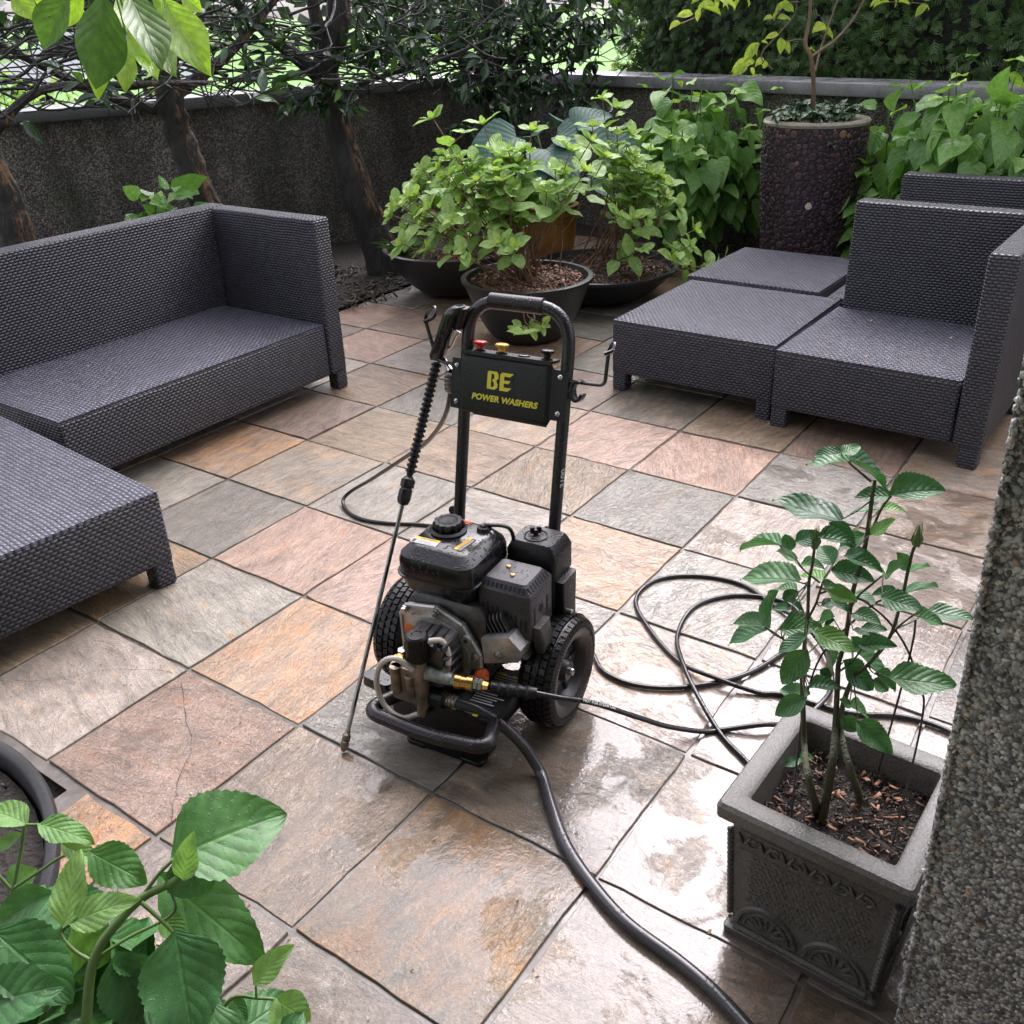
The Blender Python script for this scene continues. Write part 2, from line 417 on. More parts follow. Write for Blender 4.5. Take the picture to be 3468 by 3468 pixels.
def pebbledash(name, lo, mid, hi, scale=85, damp=(.25, .9), moss=.6):
    m, T = new_mat(name); P = T.obj()
    vo = T.n('TexVoronoi', {'Vector': P, 'Scale': scale, 'Randomness': 1.0}); d = vo.outputs['Distance']
    cc = T.n('SeparateColor', {0: vo.outputs['Color']}).outputs[0]
    c = T.ramp(cc, (.1, lo), (.55, mid), (.95, hi))
    c = T.mix(T.ramp(d, (.45, 0.0), (.75, 1.0)), c, tuple(x * .35 for x in mid))
    st = T.noise(T.mapv(P, (2.2, 2.2, .8)), 1.6, 5, .6)
    c = T.mix(1.0, c, T.ramp(st, (.32, damp[0]), (.68, damp[1])), 'MULTIPLY')
    gm = T.ramp(T.noise(P, 3.1, 4), (.5, 0.0), (.72, moss))
    c = T.mix(gm, c, (.035, .042, .016))
    T.out(T.bsdf(color=c, rough=.62, normal=T.bump(T.m('SUBTRACT', 1.0, d), 1.0, .012)))
    return m
M_WALL = pebbledash('damp_pebbledash', (.11, .10, .085), (.28, .26, .22), (.54, .51, .44), 115)
def granite(name, a, b, scale=300, rough=.45, bmp=.35):
    m, T = new_mat(name); P = T.obj()
    n = T.noise(P, scale, 3, .7); s = T.noise(P, 6, 4)
    c = T.mix(1.0, T.ramp(n, (.3, a), (.7, b)), T.ramp(s, (.3, .65), (.7, 1.1)), 'MULTIPLY')
    T.out(T.bsdf(color=c, rough=T.ramp(s, (.35, rough * .4), (.65, rough)), normal=T.bump(n, bmp, .003)))
    return m
M_COPING = granite('coping_concrete', (.14, .14, .15), (.30, .30, .32), 160)
M_STONEPOT = granite('cast_stone', (.050, .047, .042), (.155, .147, .132), 260, .42, .5)

def bark_mat(name, a, b, patch=None, lim=.55):
    m, T = new_mat(name); P = T.geo()
    n = T.noise(T.mapv(P, (30, 30, 9)), 1.0, 5, .65)
    c = T.ramp(n, (.3, a), (.7, b))
    if patch:
        pm = T.ramp(T.noise(T.mapv(P, (34, 34, 12)), 1.0, 6, .75), (lim, 0.0), (lim + .1, 1.0)); side = T.n('SeparateXYZ', {0: T.n('NewGeometry').outputs['Normal']}).outputs[0]
        pm = T.m('MULTIPLY', pm, T.ramp(side, (.35, 0.0), (.75, 1.0)))  # ochre flakes and their orange-lit right side, both put into the colour
        c = T.mix(pm, c, patch)
    T.out(T.bsdf(color=c, rough=.6, normal=T.bump(n, 1.0, .022)))
    return m
M_BARK = bark_mat('dark_wet_bark', (.006, .0052, .005), (.032, .027, .024), (.22, .12, .055), .50)
M_TWIG = bark_mat('dark_twig', (.005, .0045, .0045), (.016, .014, .013))
M_REDSTEM = bark_mat('brown_shrub_stem', (.09, .045, .025), (.26, .15, .085))
M_TANSTEM = bark_mat('young_tree_bark', (.13, .08, .055), (.27, .18, .13))
M_GREENSTEM = simple('green_stem', (.10, .17, .045), .45, var=.3, vscale=30)
M_CANE = bark_mat('rose_cane', (.035, .045, .018), (.09, .085, .045))
M_LAUREL = leaf_mat('laurel_leaf', (.016, .042, .022), (.05, .105, .045), rough=.22, trans=.10, nvein=6, veinb=.25, tips=(.13, .27, .05), spec=.6)
M_CEDAR = leaf_mat('cedar_spray', (.03, .065, .024), (.10, .19, .065), rough=.45, trans=.25, veinb=0.0, tips=(.14, .17, .06))
M_HYD = leaf_mat('shrub_leaf', (.16, .31, .07), (.38, .55, .18), rough=.40, trans=.3, nvein=7, veinb=.4, tips=(.44, .58, .14), drops=.25)
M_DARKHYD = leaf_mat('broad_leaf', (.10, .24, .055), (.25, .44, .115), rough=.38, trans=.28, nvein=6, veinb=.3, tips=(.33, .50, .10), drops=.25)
M_FRONT = leaf_mat('wet_front_leaf', (.045, .145, .045), (.085, .215, .055), rough=.46, trans=.22, nvein=6.5, veinb=.26, drops=.3)
M_FRONT_Y = leaf_mat('young_front_leaf', (.10, .24, .05), (.22, .38, .12), rough=.48, trans=.3, nvein=7, veinb=.26, drops=.3)
M_MAG = leaf_mat('overhanging_leaf', (.045, .11, .035), (.30, .48, .05), rough=.36, trans=.34, nvein=7, veinb=.28, drops=.2)
M_HOSTA = leaf_mat('hosta_leaf', (.030, .088, .066), (.060, .14, .105), rough=.55, trans=.12, nvein=9, veinb=.45, vein=(1.2, 1.35), drops=.3)
M_ROSE = leaf_mat('rose_leaf', (.028, .10, .036), (.065, .18, .05), rough=.38, trans=.2, nvein=7, veinb=.25, tips=(.13, .28, .06), drops=.25)
M_DOG = leaf_mat('yellow_leaf', (.26, .37, .05), (.48, .56, .10), rough=.38, trans=.35, nvein=5, veinb=.4)
M_IVY = leaf_mat('ivy_leaf', (.014, .05, .024), (.05, .11, .05), rough=.28, trans=.08, nvein=4, veinb=.2, tips=(.14, .24, .1))
M_GRASS = leaf_mat('grass_blade', (.05, .14, .03), (.16, .28, .07), rough=.4, trans=.2, veinb=0)
def chips_mat(name, a, b, c_):
    m, T = new_mat(name)
    T.out(T.bsdf(color=T.ramp(T.attr('rnd', 'Fac'), (0.0, a), (.5, b), (1.0, c_)), rough=.6))
    return m
M_CHIP = chips_mat('bark_chip', (.045, .021, .012), (.16, .075, .042), (.32, .17, .10))
M_DEADLEAF = chips_mat('dead_leaf', (.015, .011, .008), (.045, .03, .02), (.11, .075, .045))
M_LITTER = chips_mat('fallen_bits', (.10, .045, .02), (.28, .15, .08), (.45, .33, .22))

M_BLKPOT = simple('black_fibre_pot', (.014, .014, .016), .42, bump=.25, bscale=90, var=.3)
M_TERRA = simple('ochre_glazed_pot', (.34, .155, .045), .3, bump=.2, bscale=40, var=.25, vscale=5)
M_BLKSTEEL = simple('black_coated_tube', (.014, .0125, .015), .30, spec=.42, bump=.12, bscale=300, var=.2, wet=.35)
M_BLKPLATE = simple('black_coated_sheet', (.007, .0066, .0076), .46, spec=.35, bump=.06, bscale=260, var=.2, wet=.3)
M_BLKPLAST = simple('black_moulded_plastic', (.006, .0058, .0068), .34, spec=.35, bump=.3, bscale=500, var=.2, wet=.4)
M_GLOSSBLK = simple('gloss_black', (.010, .010, .011), .13, wet=.4)
M_TANK = simple('black_tank_paint', (.007, .0068, .0076), .20, bump=.05, bscale=350, var=.15, wet=.7)
M_SHIELD = simple('matt_heat_shield', (.034, .031, .037), .36, spec=.45, bump=.1, bscale=300, var=.25, wet=.4)
M_RUBBER = simple('tyre_rubber', (.006, .0055, .006), .36, spec=.4, bump=.25, bscale=160, var=.3, wet=.3)
M_RIM = simple('grey_black_rim', (.012, .012, .013), .4, var=.3)
M_HOSE = simple('black_hose_rubber', (.012, .012, .013), .22, bump=.06, bscale=200, wet=.3)
M_GREYHOSE = simple('grey_hose_rubber', (.030, .029, .033), .26, bump=.08, bscale=200, wet=.3)
M_ALU = simple('cast_aluminium', (.46, .45, .43), .40, metal=.7, bump=.35, bscale=120, var=.35, vscale=25)
M_DARKALU = simple('dark_cast_metal', (.07, .067, .065), .42, metal=.5, bump=.3, bscale=140, var=.35, vscale=30)
M_STEEL = simple('steel', (.52, .52, .50), .25, metal=1.0, var=.15)
M_CHROME = simple('wet_steel_lance', (.22, .22, .215), .16, metal=1.0, var=.3, vscale=40)
M_BRASS = simple('bright_brass', (.75, .43, .14), .2, metal=1.0, var=.15, vscale=40)
M_BRONZE = simple('dull_brass', (.21, .175, .14), .38, metal=.75, bump=.3, bscale=150, var=.4, vscale=40)
M_VERD = simple('corroded_fitting', (.24, .26, .24), .5, metal=.5, bump=.6, bscale=220, var=.6, vscale=60)
M_ORANGE = simple('orange_plastic', (.60, .12, .025), .35, var=.15)
M_RED = simple('red_plastic', (.62, .03, .03), .3, var=.1)
M_YELLOW = simple('yellow_plastic', (.75, .40, .02), .3, var=.1)
M_LOGO = simple('yellow_print', (.66, .58, .03), .4)
M_DKPRINT = simple('dark_print', (.004, .004, .005), .5)
M_WHITEPRINT = simple('white_print', (.62, .62, .60), .45)
M_REDPRINT = simple('red_print', (.62, .09, .02), .4)
M_CLEAR = simple('milky_tube', (.48, .44, .38), .28, var=.12)
M_WIRE = simple('dark_wire', (.05, .045, .045), .35, metal=.5)
M_VOID = simple('vent_black', (.002, .002, .002), .8)

# ================================================================== SETTING
def sheet(name, x0, x1, y0, y1, z, m, k='structure'):
    o = MB().add([(x0, y0, z), (x1, y0, z), (x1, y1, z), (x0, y1, z)], [(0, 1, 2, 3)]).build(name, m, smooth=0); return kind(o, k)
sheet('lawn_ground', -320, 320, -60, 420, -.16, M_LAWN)
M_ROAD = soil_mat('pale_wet_road', (.30, .30, .31), (.42, .42, .43), 3, .2, .01, .3)
kind(MB().add([(-60, 27, -.12), (-5.6, 16.5, -.12), (-4.3, 20.5, -.12), (-60, 40, -.12)], [(0, 1, 2, 3)]).build('road', M_ROAD, smooth=0), 'structure')

# grout bed and slabs -------------------------------------------------
T_ = .4
PAL = {'G': ((.185, .166, .134), (.28, .205, .135)), 'L': ((.28, .252, .205), (.205, .178, .145)), 'W': ((.36, .30, .25), (.30, .21, .145)),
       'T': ((.28, .205, .135), (.20, .155, .108)), 'P': ((.37, .235, .165), (.30, .23, .175)), 'O': ((.35, .245, .16), (.41, .19, .05)),
       'R': ((.35, .25, .185), (.24, .135, .078)), 'M': ((.26, .185, .14), (.195, .168, .135)), 'g': ((.23, .192, .138), (.40, .20, .052)), 'w': ((.39, .325, .265), (.41, .235, .09))}
TILES = {(-1, -1): 'W', (0, -1): 'R', (-1, 0): 'L', (0, 0): 'O', (-1, 1): 'P', (-2, 1): 'G', (-2, 2): 'g', (-3, 2): 'O', (-3, 1): 'L', (-3, 3): 'M', (-2, 3): 'T',
         (-1, 2): 'L', (-1, 3): 'T', (0, 2): 'L', (0, 3): 'T', (-1, 4): 'w', (0, 4): 'P', (1, 3): 'G', (1, 4): 'P', (2, 4): 'G', (2, 3): 'W', (3, 5): 'w', (3, 4): 'T', (2, 5): 'M',
         (1, 5): 'T', (0, 5): 'G', (-1, 5): 'M', (1, 2): 'O', (2, 2): 'L', (3, 3): 'W', (3, 2): 'W', (1, 1): 'L', (2, 1): 'w', (2, 0): 'G', (3, 0): 'W', (3, 1): 'W', (4, 0): 'W', (4, 1): 'W',
         (1, 0): 'G', (1, -1): 'T', (2, -1): 'g', (1, -2): 'W', (2, -2): 'W', (3, -1): 'W', (4, -1): 'T', (4, -2): 'O', (3, -2): 'W', (0, -2): 'O', (0, 1): 'P', (-2, 0): 'g', (-2, -1): 'T', (-3, 0): 'T', (5, 0): 'M', (-2, 4): 'G', (-3, 4): 'T'}
AMT = {(0, 0): .55, (2, -1): .62, (-3, 2): .5, (-2, 2): .4, (0, -1): .6, (-1, 1): .35, (2, 0): .6, (1, 2): .5, (3, 5): .45, (-1, 4): .5, (-2, 0): .6, (2, 1): .4, (4, -2): .7, (0, -2): .6}
GRAIN = {(-1, -1): .3, (-1, 0): .65, (0, -1): 0.0, (2, 0): .15, (2, -1): .25, (1, -1): .35, (-1, 4): 0.0, (1, -2): .1, (2, -2): .1, (3, -1): .15, (-1, 1): .6, (3, 5): .2}
kind(MB().add([tuple(W(u, v, -.005)) for u, v in ((-1.98, -.42), (.12, -.42), (.12, -1.6), (4.4, -1.6), (4.4, 4.42), (-1.98, 4.42))], [(0, 1, 2, 3, 4, 5)]).build('paving_bed', M_GROUT, smooth=0), 'structure')
def make_paving():
    vs, fs, tc, ts, tp, uvs = [], [], [], [], [], []
    rr = random.Random(4); codes = 'GLWTPOM'
    for i in range(-5, 11):
        for j in range(-5, 12):
            if (j < -1 and i < 0): continue
            if i < -4 or j > 10: pass
            u0, u1, v0, v1 = i * T_, (i + 1) * T_, j * T_, (j + 1) * T_
            if i == -5: u0 += .05
            if (i, j) == (0, -2): u0 = .17
            if i == 0 and j < -2: continue
            code = TILES.get((i, j)) or rr.choice(codes)
            b, s_ = PAL[code]; lum = rr.uniform(.88, 1.08); jit = [lum * rr.uniform(.985, 1.015) for _ in range(3)]
            b = tuple(x * k for x, k in zip(b, jit))
            # water gathers towards the low corner of the patio by the stone planter
            wet = .20 + .25 * max(0, min(1, (i + 2 - .35 * j) / 4)) + .28 * max(0, min(1, (i - .4 * j + .2) / 2.6)) + rr.uniform(-.06, .08)
            if (i, j) in ((3, 0), (4, 0), (3, -1)): wet += .15
            if (i, j) in ((1, -1), (2, -1), (1, -2), (2, -2), (2, 0), (3, 1), (3, 2), (3, 3), (4, 2), (4, 1)): wet += .12
            a = AMT.get((i, j), rr.uniform(.15, .45)); g_ = GRAIN.get((i, j), rr.choice((.4, .9, 1.0, 1.0)))
            g = .0052; n = 8; ring = []; u0 += rr.gauss(0, .0011); u1 += rr.gauss(0, .0011); v0 += rr.gauss(0, .0011); v1 += rr.gauss(0, .0011)
            for (ax, ay), (bx, by) in (((u0 + g, v0 + g), (u1 - g, v0 + g)), ((u1 - g, v0 + g), (u1 - g, v1 - g)), ((u1 - g, v1 - g), (u0 + g, v1 - g)), ((u0 + g, v1 - g), (u0 + g, v0 + g))):
                for k in range(n):
                    t = k / n; ring.append((ax + (bx - ax) * t + rr.gauss(0, .0013), ay + (by - ay) * t + rr.gauss(0, .0013)))
            cx, cy = (u0 + u1) / 2, (v0 + v1) / 2; o = len(vs); m_ = len(ring); dz = rr.uniform(-.0015, .0015); tx, ty = rr.gauss(0, .003), rr.gauss(0, .003)
            for lvl, (zz, ins) in enumerate(((-.02, 0), (-.0016, 0), (0, .006))):
                for x, y in ring:
                    x2, y2 = x + (cx - x) * ins * 1.2, y + (cy - y) * ins * 1.2
                    vs.append(tuple(W(x2, y2, zz + (dz + (x - cx) * tx + (y - cy) * ty if lvl else 0))))
            newf = [(o + m_ + k, o + m_ + (k + 1) % m_, o + 2 * m_ + (k + 1) % m_, o + 2 * m_ + k) for k in range(m_)]
            newf += [(o + k, o + (k + 1) % m_, o + m_ + (k + 1) % m_, o + m_ + k) for k in range(m_)]
            newf.append(tuple(o + 2 * m_ + k for k in range(m_)))
            fs += newf
            ang = rr.choice((0, math.pi / 2)) + rr.gauss(0, .25); ox, oy = rr.uniform(0, 40), rr.uniform(0, 40); ca, sa = math.cos(ang), math.sin(ang)
            for x, y in ring * 3:
                tc.append((*b, 1)); ts.append((*s_, 1)); tp.append((a, g_, max(0, min(1, wet)), 1)); dx, dy = x - cx, y - cy
                uvs.append((ox + dx * ca - dy * sa, oy + dx * sa + dy * ca))
    me = bpy.data.meshes.new('paving'); me.from_pydata(vs, [], fs); me.materials.append(M_TILE)
    for nme, d in (('tc', tc), ('ts', ts), ('tp', tp)):
        a_ = me.attributes.new(nme, 'FLOAT_COLOR', 'POINT'); a_.data.foreach_set('color', np.array(d, np.float32).ravel())
    l = me.uv_layers.new(name='UVMap')
    idx = np.zeros(len(me.loops), np.int32); me.loops.foreach_get('vertex_index', idx)
    l.data.foreach_set('uv', np.array(uvs, np.float32)[idx].ravel()); me.update()
    o = bpy.data.objects.new('paving', me); COL.objects.link(o); return kind(o, 'structure')
make_paving()

# cracks in two of the slabs are cut lines: thin dark slivers a hair above the stone
def crack(pts, wd=.0014):
    P = cat([W(*p) for p in pts], 4); vs, fs = [], []; q = random.Random(len(pts))
    for k, p in enumerate(P):
        d = (P[min(k + 1, len(P) - 1)] - P[max(k - 1, 0)]).normalized(); n = Vector((-d.y, d.x, 0)); w_ = wd * q.uniform(.35, 1)
        j = n * q.uniform(-.004, .004)
        vs += [p + n * w_ / 2 + j + Vector((0, 0, .0028)), p - n * w_ / 2 + j + Vector((0, 0, .0028))]
    fs = [(2 * k, 2 * k + 1, 2 * k + 3, 2 * k + 2) for k in range(len(P) - 1)]
    return vs, fs
mb = MB()
for c_ in ([(.03, -.05), (.14, -.12), (.24, -.18), (.32, -.28), (.395, -.36)], [(-.39, -.3), (-.3, -.25), (-.15, -.1), (-.02, -.03)], [(.93, .98), (1.0, 1.06), (1.06, 1.12), (1.1, 1.19)], [(.7, 2.03), (.82, 2.16), (.9, 2.32)], [(.4, -.45), (.42, -.5), (.47, -.53)]):
    mb.add(*crack(c_))
kind(mb.build('paving_cracks', M_VOID, smooth=0), 'structure')

# planting beds: a strip of dark soil along both walls
def bed():
    vs, fs = [], []; n = 36; q = random.Random(2)
    def strip(a0, a1, b0, b1):
        o = len(vs)
        for i in range(n + 1):
            for j in range(9):
                t, s_ = i / n, j / 8
                p = W(a0 + (a1 - a0) * t, b0 + (b1 - b0) * s_, 0)
                vs.append((p.x, p.y, -.012 + .05 * math.sin(math.pi * s_) + q.uniform(-.006, .012) * (0 < j < 8)))
        for i in range(n):
            for j in range(8): fs.append((o + i * 9 + j, o + (i + 1) * 9 + j, o + (i + 1) * 9 + j + 1, o + i * 9 + j + 1))
    strip(-6.5, 8.0, 4.43, 8.5); strip(-6.5, -1.96, -5.0, 4.42)
    return kind(MB().add(vs, fs).build('soil_bed', M_SOIL), 'structure')
bed()
kind(MB().add([tuple(W(u, v, -.03)) for u, v in ((-1.95, -.41), (.16, -.41), (.16, -.84), (.4, -.84), (.4, -2.4), (-1.95, -2.4))], [(0, 1, 2, 3, 4, 5)]).build('soil_floor', M_SOIL, smooth=0), 'structure')

# walls ---------------------------------------------------------------
WALL_L0, WALL_C, WALL_R1 = Vector((-4.9, 4.60, 0)), Vector((.118, 7.79, 0)), Vector((5.6, 1.33, 0))
WTOP = 1.03
def garden_wall(name, a, b, label, cut, cm):
    d = (b - a); ln = d.length; ang = math.atan2(d.y, d.x); t = thing(name, label, 'wall', a, ang)
    MB().box((0, 0, -.2), (ln, .20, WTOP - .075), .004).build('wall_body', M_WALL, t)
    m = MB(); x = -.02; q = random.Random(ln)
    while x < ln + .02:
        L_ = min(cut * q.uniform(.9, 1.1), ln + .03 - x); m.box((x, -.055, WTOP - .072), (x + L_ - .008, .26, WTOP + q.uniform(-.002, .002)), .012, 2); x += L_
    m.build('coping', cm, t); return t
garden_wall('garden_wall', WALL_L0, WALL_C + Vector((.1, .065, 0)), 'dark pebble-dashed garden wall behind the leaning tree trunks', 1.6, granite('damp_coping', (.06, .06, .062), (.14, .14, .145), 160))
garden_wall('garden_wall', WALL_C, WALL_R1, 'pebble-dashed garden wall below the clipped cedar hedge', 1.75, M_COPING)
# ================================================================== TREES, HEDGE, FAR THINGS
LAUREL_TPL = (leaf_tpl(lance, 5, 1, .35, .18), leaf_tpl(lance, 5, 1, .5, -.12), leaf_tpl(lance, 5, 1, .25, .4, .05))
WALL_DIR = (WALL_C - WALL_L0).normalized(); WALL_N = Vector((-WALL_DIR.y, WALL_DIR.x, 0))
def rwalk(q, p, d, n, step, jit, zb=0.0, zmin=None):
    pts = [Vector(p)]; d = Vector(d).normalized()
    for _ in range(n):
        d = (d + Vector((q.gauss(0, jit), q.gauss(0, jit), q.gauss(zb, jit * .75)))).normalized()
        nx = pts[-1] + d * step
        if zmin is not None and nx.z < zmin: d.z = abs(d.z) * .5; nx = pts[-1] + d * step
        pts.append(nx)
    return pts
def laurel(name, label, trunk, radii, limbs, seed, ntw, nleaf, z0, span, droop=None, up_leaves=480, back=.5):
    q = random.Random(seed); t = thing(name, label, 'tree', trunk[0])
    o = Vector(trunk[0]); m = MB(); path = cat([Vector(p) - o for p in trunk], 6)
    rs = np.interp(np.linspace(0, 1, len(path)), np.linspace(0, 1, len(radii)), radii)
    path = [p + Vector((q.gauss(0, .006), q.gauss(0, .006), 0)) for p in path]
    m.tube(path, list(rs), 14); m.build('trunk', M_BARK, t, smooth=70)
    for pts, r0 in limbs:
        lp = cat([Vector(p) - o for p in pts], 5); MB().tube(lp, list(np.linspace(r0, r0 * .45, len(lp))), 9).build('limb', M_BARK, t, smooth=70)
    m = MB(); lv = Leaves(*LAUREL_TPL); head = Vector(trunk[-2]) if len(trunk) > 3 else Vector(trunk[-1])
    for k in range(ntw):
        s_ = q.uniform(-span, span); c_ = Vector((head.x, head.y, 0)) + WALL_DIR * s_ + WALL_N * q.uniform(-.45, back)
        z = z0 + abs(q.gauss(.05, .26)) + .02; p0 = Vector((c_.x, c_.y, z)) - o
        d = WALL_DIR * q.choice((-1, 1)) + WALL_N * q.gauss(0, .35) + Vector((0, 0, q.gauss(.05, .16)))
        n = q.randint(7, 13); pts = rwalk(q, p0, d, n, q.uniform(.045, .085), .24, .004, z0 - o.z - .02); r0 = q.uniform(.0035, .0095)
        m.tube(pts, list(np.linspace(r0, r0 * .4, len(pts))), 5, cap=False)
        if q.random() < .5:
            i = q.randint(2, n - 2); p2 = rwalk(q, pts[i], (pts[i + 1] - pts[i]) + Vector((q.gauss(0, .05), q.gauss(0, .05), q.gauss(.0, .05))), 6, .05, .3)
            m.tube(p2, list(np.linspace(r0 * .6, r0 * .25, 7)), 4, cap=False)
        if q.random() < nleaf:
            for e in range(q.randint(3, 7)):
                p = pts[-1 - min(e // 2, n - 1)]; dd = (pts[-1] - pts[-3]).normalized() + Vector((q.gauss(0, .6), q.gauss(0, .6), q.gauss(-.1, .5)))
                lv.add(p, dd, (q.gauss(0, .5), q.gauss(-.3, .5), 1), q.uniform(.07, .115), q.uniform(.34, .44))
    if droop:
        for (c_, rad, cnt) in droop:
            c_ = Vector(c_) - o
            for k in range(cnt // 5):
                p = c_ + Vector([q.gauss(0, r_ * .5) for r_ in rad]); d = Vector((q.gauss(0, 1), q.gauss(-.5, 1), q.gauss(-.5, .7)))
                tw = rwalk(q, p - d.normalized() * .2, d, 5, .045, .2); m.tube(tw, list(np.linspace(.004, .0018, 6)), 4, cap=False)
                for e in range(6):
                    lv.add(tw[-1 - e // 2], d.normalized() + Vector((q.gauss(0, .7), q.gauss(0, .7), q.gauss(-.25, .5))), (q.gauss(0, .6), q.gauss(-.5, .5), .8), q.uniform(.07, .11), q.uniform(.34, .44))
    m.build('branch_tangle', M_TWIG, t, smooth=70)
    for k in range(up_leaves):        # the dense clipped head
        h = q.random() ** .8; c_ = Vector((head.x, head.y, 0)) + WALL_DIR * q.uniform(-span, span) * 1.05 + WALL_N * q.gauss(.1, .33) - o
        c_.z = 1.56 + h * 1.5 - o.z
        lv.add(c_, (q.gauss(0, 1), q.gauss(0, 1), q.gauss(0, .7)), (q.gauss(0, .5), q.gauss(-.2, .5), 1), q.uniform(.10, .16), .45)
    lv.build('crown', M_LAUREL, t)
    return t
TG = 'row of laurel trees along the wall'
laurel('laurel_tree', 'leaning laurel with ochre bark behind the end of the left sofa',
       [(-2.02, 4.22, -.05), (-2.06, 4.2, .45), (-2.09, 4.2, .8), (-2.13, 4.2, 1.1), (-2.2, 4.2, 1.6)], [.10, .085, .072, .062, .05],
       [([(-2.1, 4.2, 1.05), (-1.9, 4.35, 1.22), (-1.6, 4.55, 1.22), (-1.3, 4.8, 1.2)], .022), ([(-2.12, 4.2, 1.1), (-2.3, 4.1, 1.4), (-2.5, 4.0, 1.7)], .04)], 3, 85, .5, 1.14, 1.0)['group'] = TG
laurel('laurel_tree', 'bent laurel trunk with a bark patch rising behind the left sofa backrest',
       [(-1.44, 5.2, -.05), (-1.52, 5.2, .45), (-1.585, 5.2, .75), (-1.63, 5.2, 1.02), (-1.62, 5.2, 1.3), (-1.6, 5.25, 1.7)], [.092, .08, .072, .072, .062, .05],
       [([(-1.62, 5.2, 1.05), (-1.85, 5.1, 1.12), (-2.1, 4.95, 1.28), (-2.4, 4.8, 1.5)], .03), ([(-1.62, 5.2, 1.12), (-1.35, 5.4, 1.3), (-1.1, 5.6, 1.55)], .035)], 5, 80, .5, 1.10, 1.0)['group'] = TG
laurel('laurel_tree', 'tall forked laurel standing in the soil beside the black bowls',
       [(-.70, 6.0, -.05), (-.80, 6.0, .30), (-.90, 6.0, .7), (-.95, 6.0, 1.02), (-.96, 6.0, 1.2), (-.86, 6.02, 1.45), (-.80, 6.05, 1.9)], [.13, .105, .088, .08, .076, .068, .05],
       [([(-.95, 6.0, 1.1), (-1.08, 5.98, 1.22), (-1.24, 5.95, 1.36), (-1.45, 5.9, 1.6)], .055), ([(-.95, 6.0, 1.16), (-.98, 6.0, 1.4), (-1.02, 6.0, 1.8)], .055), ([(-.93, 6.0, 1.05), (-.6, 6.1, 1.14), (-.3, 6.2, 1.2), (0, 6.3, 1.3)], .018)], 7, 70, .5, 1.08, 1.0,
       [((-.98, 5.75, 1.04), (.22, .1, .09), 60), ((-.55, 5.85, 1.3), (.3, .2, .13), 110), ((-1.3, 5.5, 1.38), (.4, .2, .1), 80)])['group'] = TG
laurel('laurel_tree', 'leafiest laurel tree filling the corner of the two walls',
       [(-.05, 7.05, -.05), (-.06, 7.05, .4), (-.05, 7.05, .8), (-.04, 7.05, 1.1), (0, 7.05, 1.4), (.05, 7.05, 1.9)], [.12, .105, .095, .09, .08, .06],
       [([(-.04, 7.05, 1.0), (-.25, 7.0, 1.2), (-.5, 6.9, 1.5)], .05), ([(-.03, 7.05, 1.1), (.25, 7.1, 1.25), (.55, 7.15, 1.5)], .045), ([(-.03, 7.05, 1.05), (.3, 7.0, 1.1), (.7, 6.95, 1.16)], .014)], 9, 75, .5, 1.05, .8,
       [((.10, 6.8, 1.0), (.34, .25, .30), 400), ((-.15, 6.7, 1.36), (.5, .25, .12), 240), ((.55, 6.85, 1.3), (.40, .25, .2), 240), ((.62, 6.8, .85), (.2, .2, .2), 60)])['group'] = TG

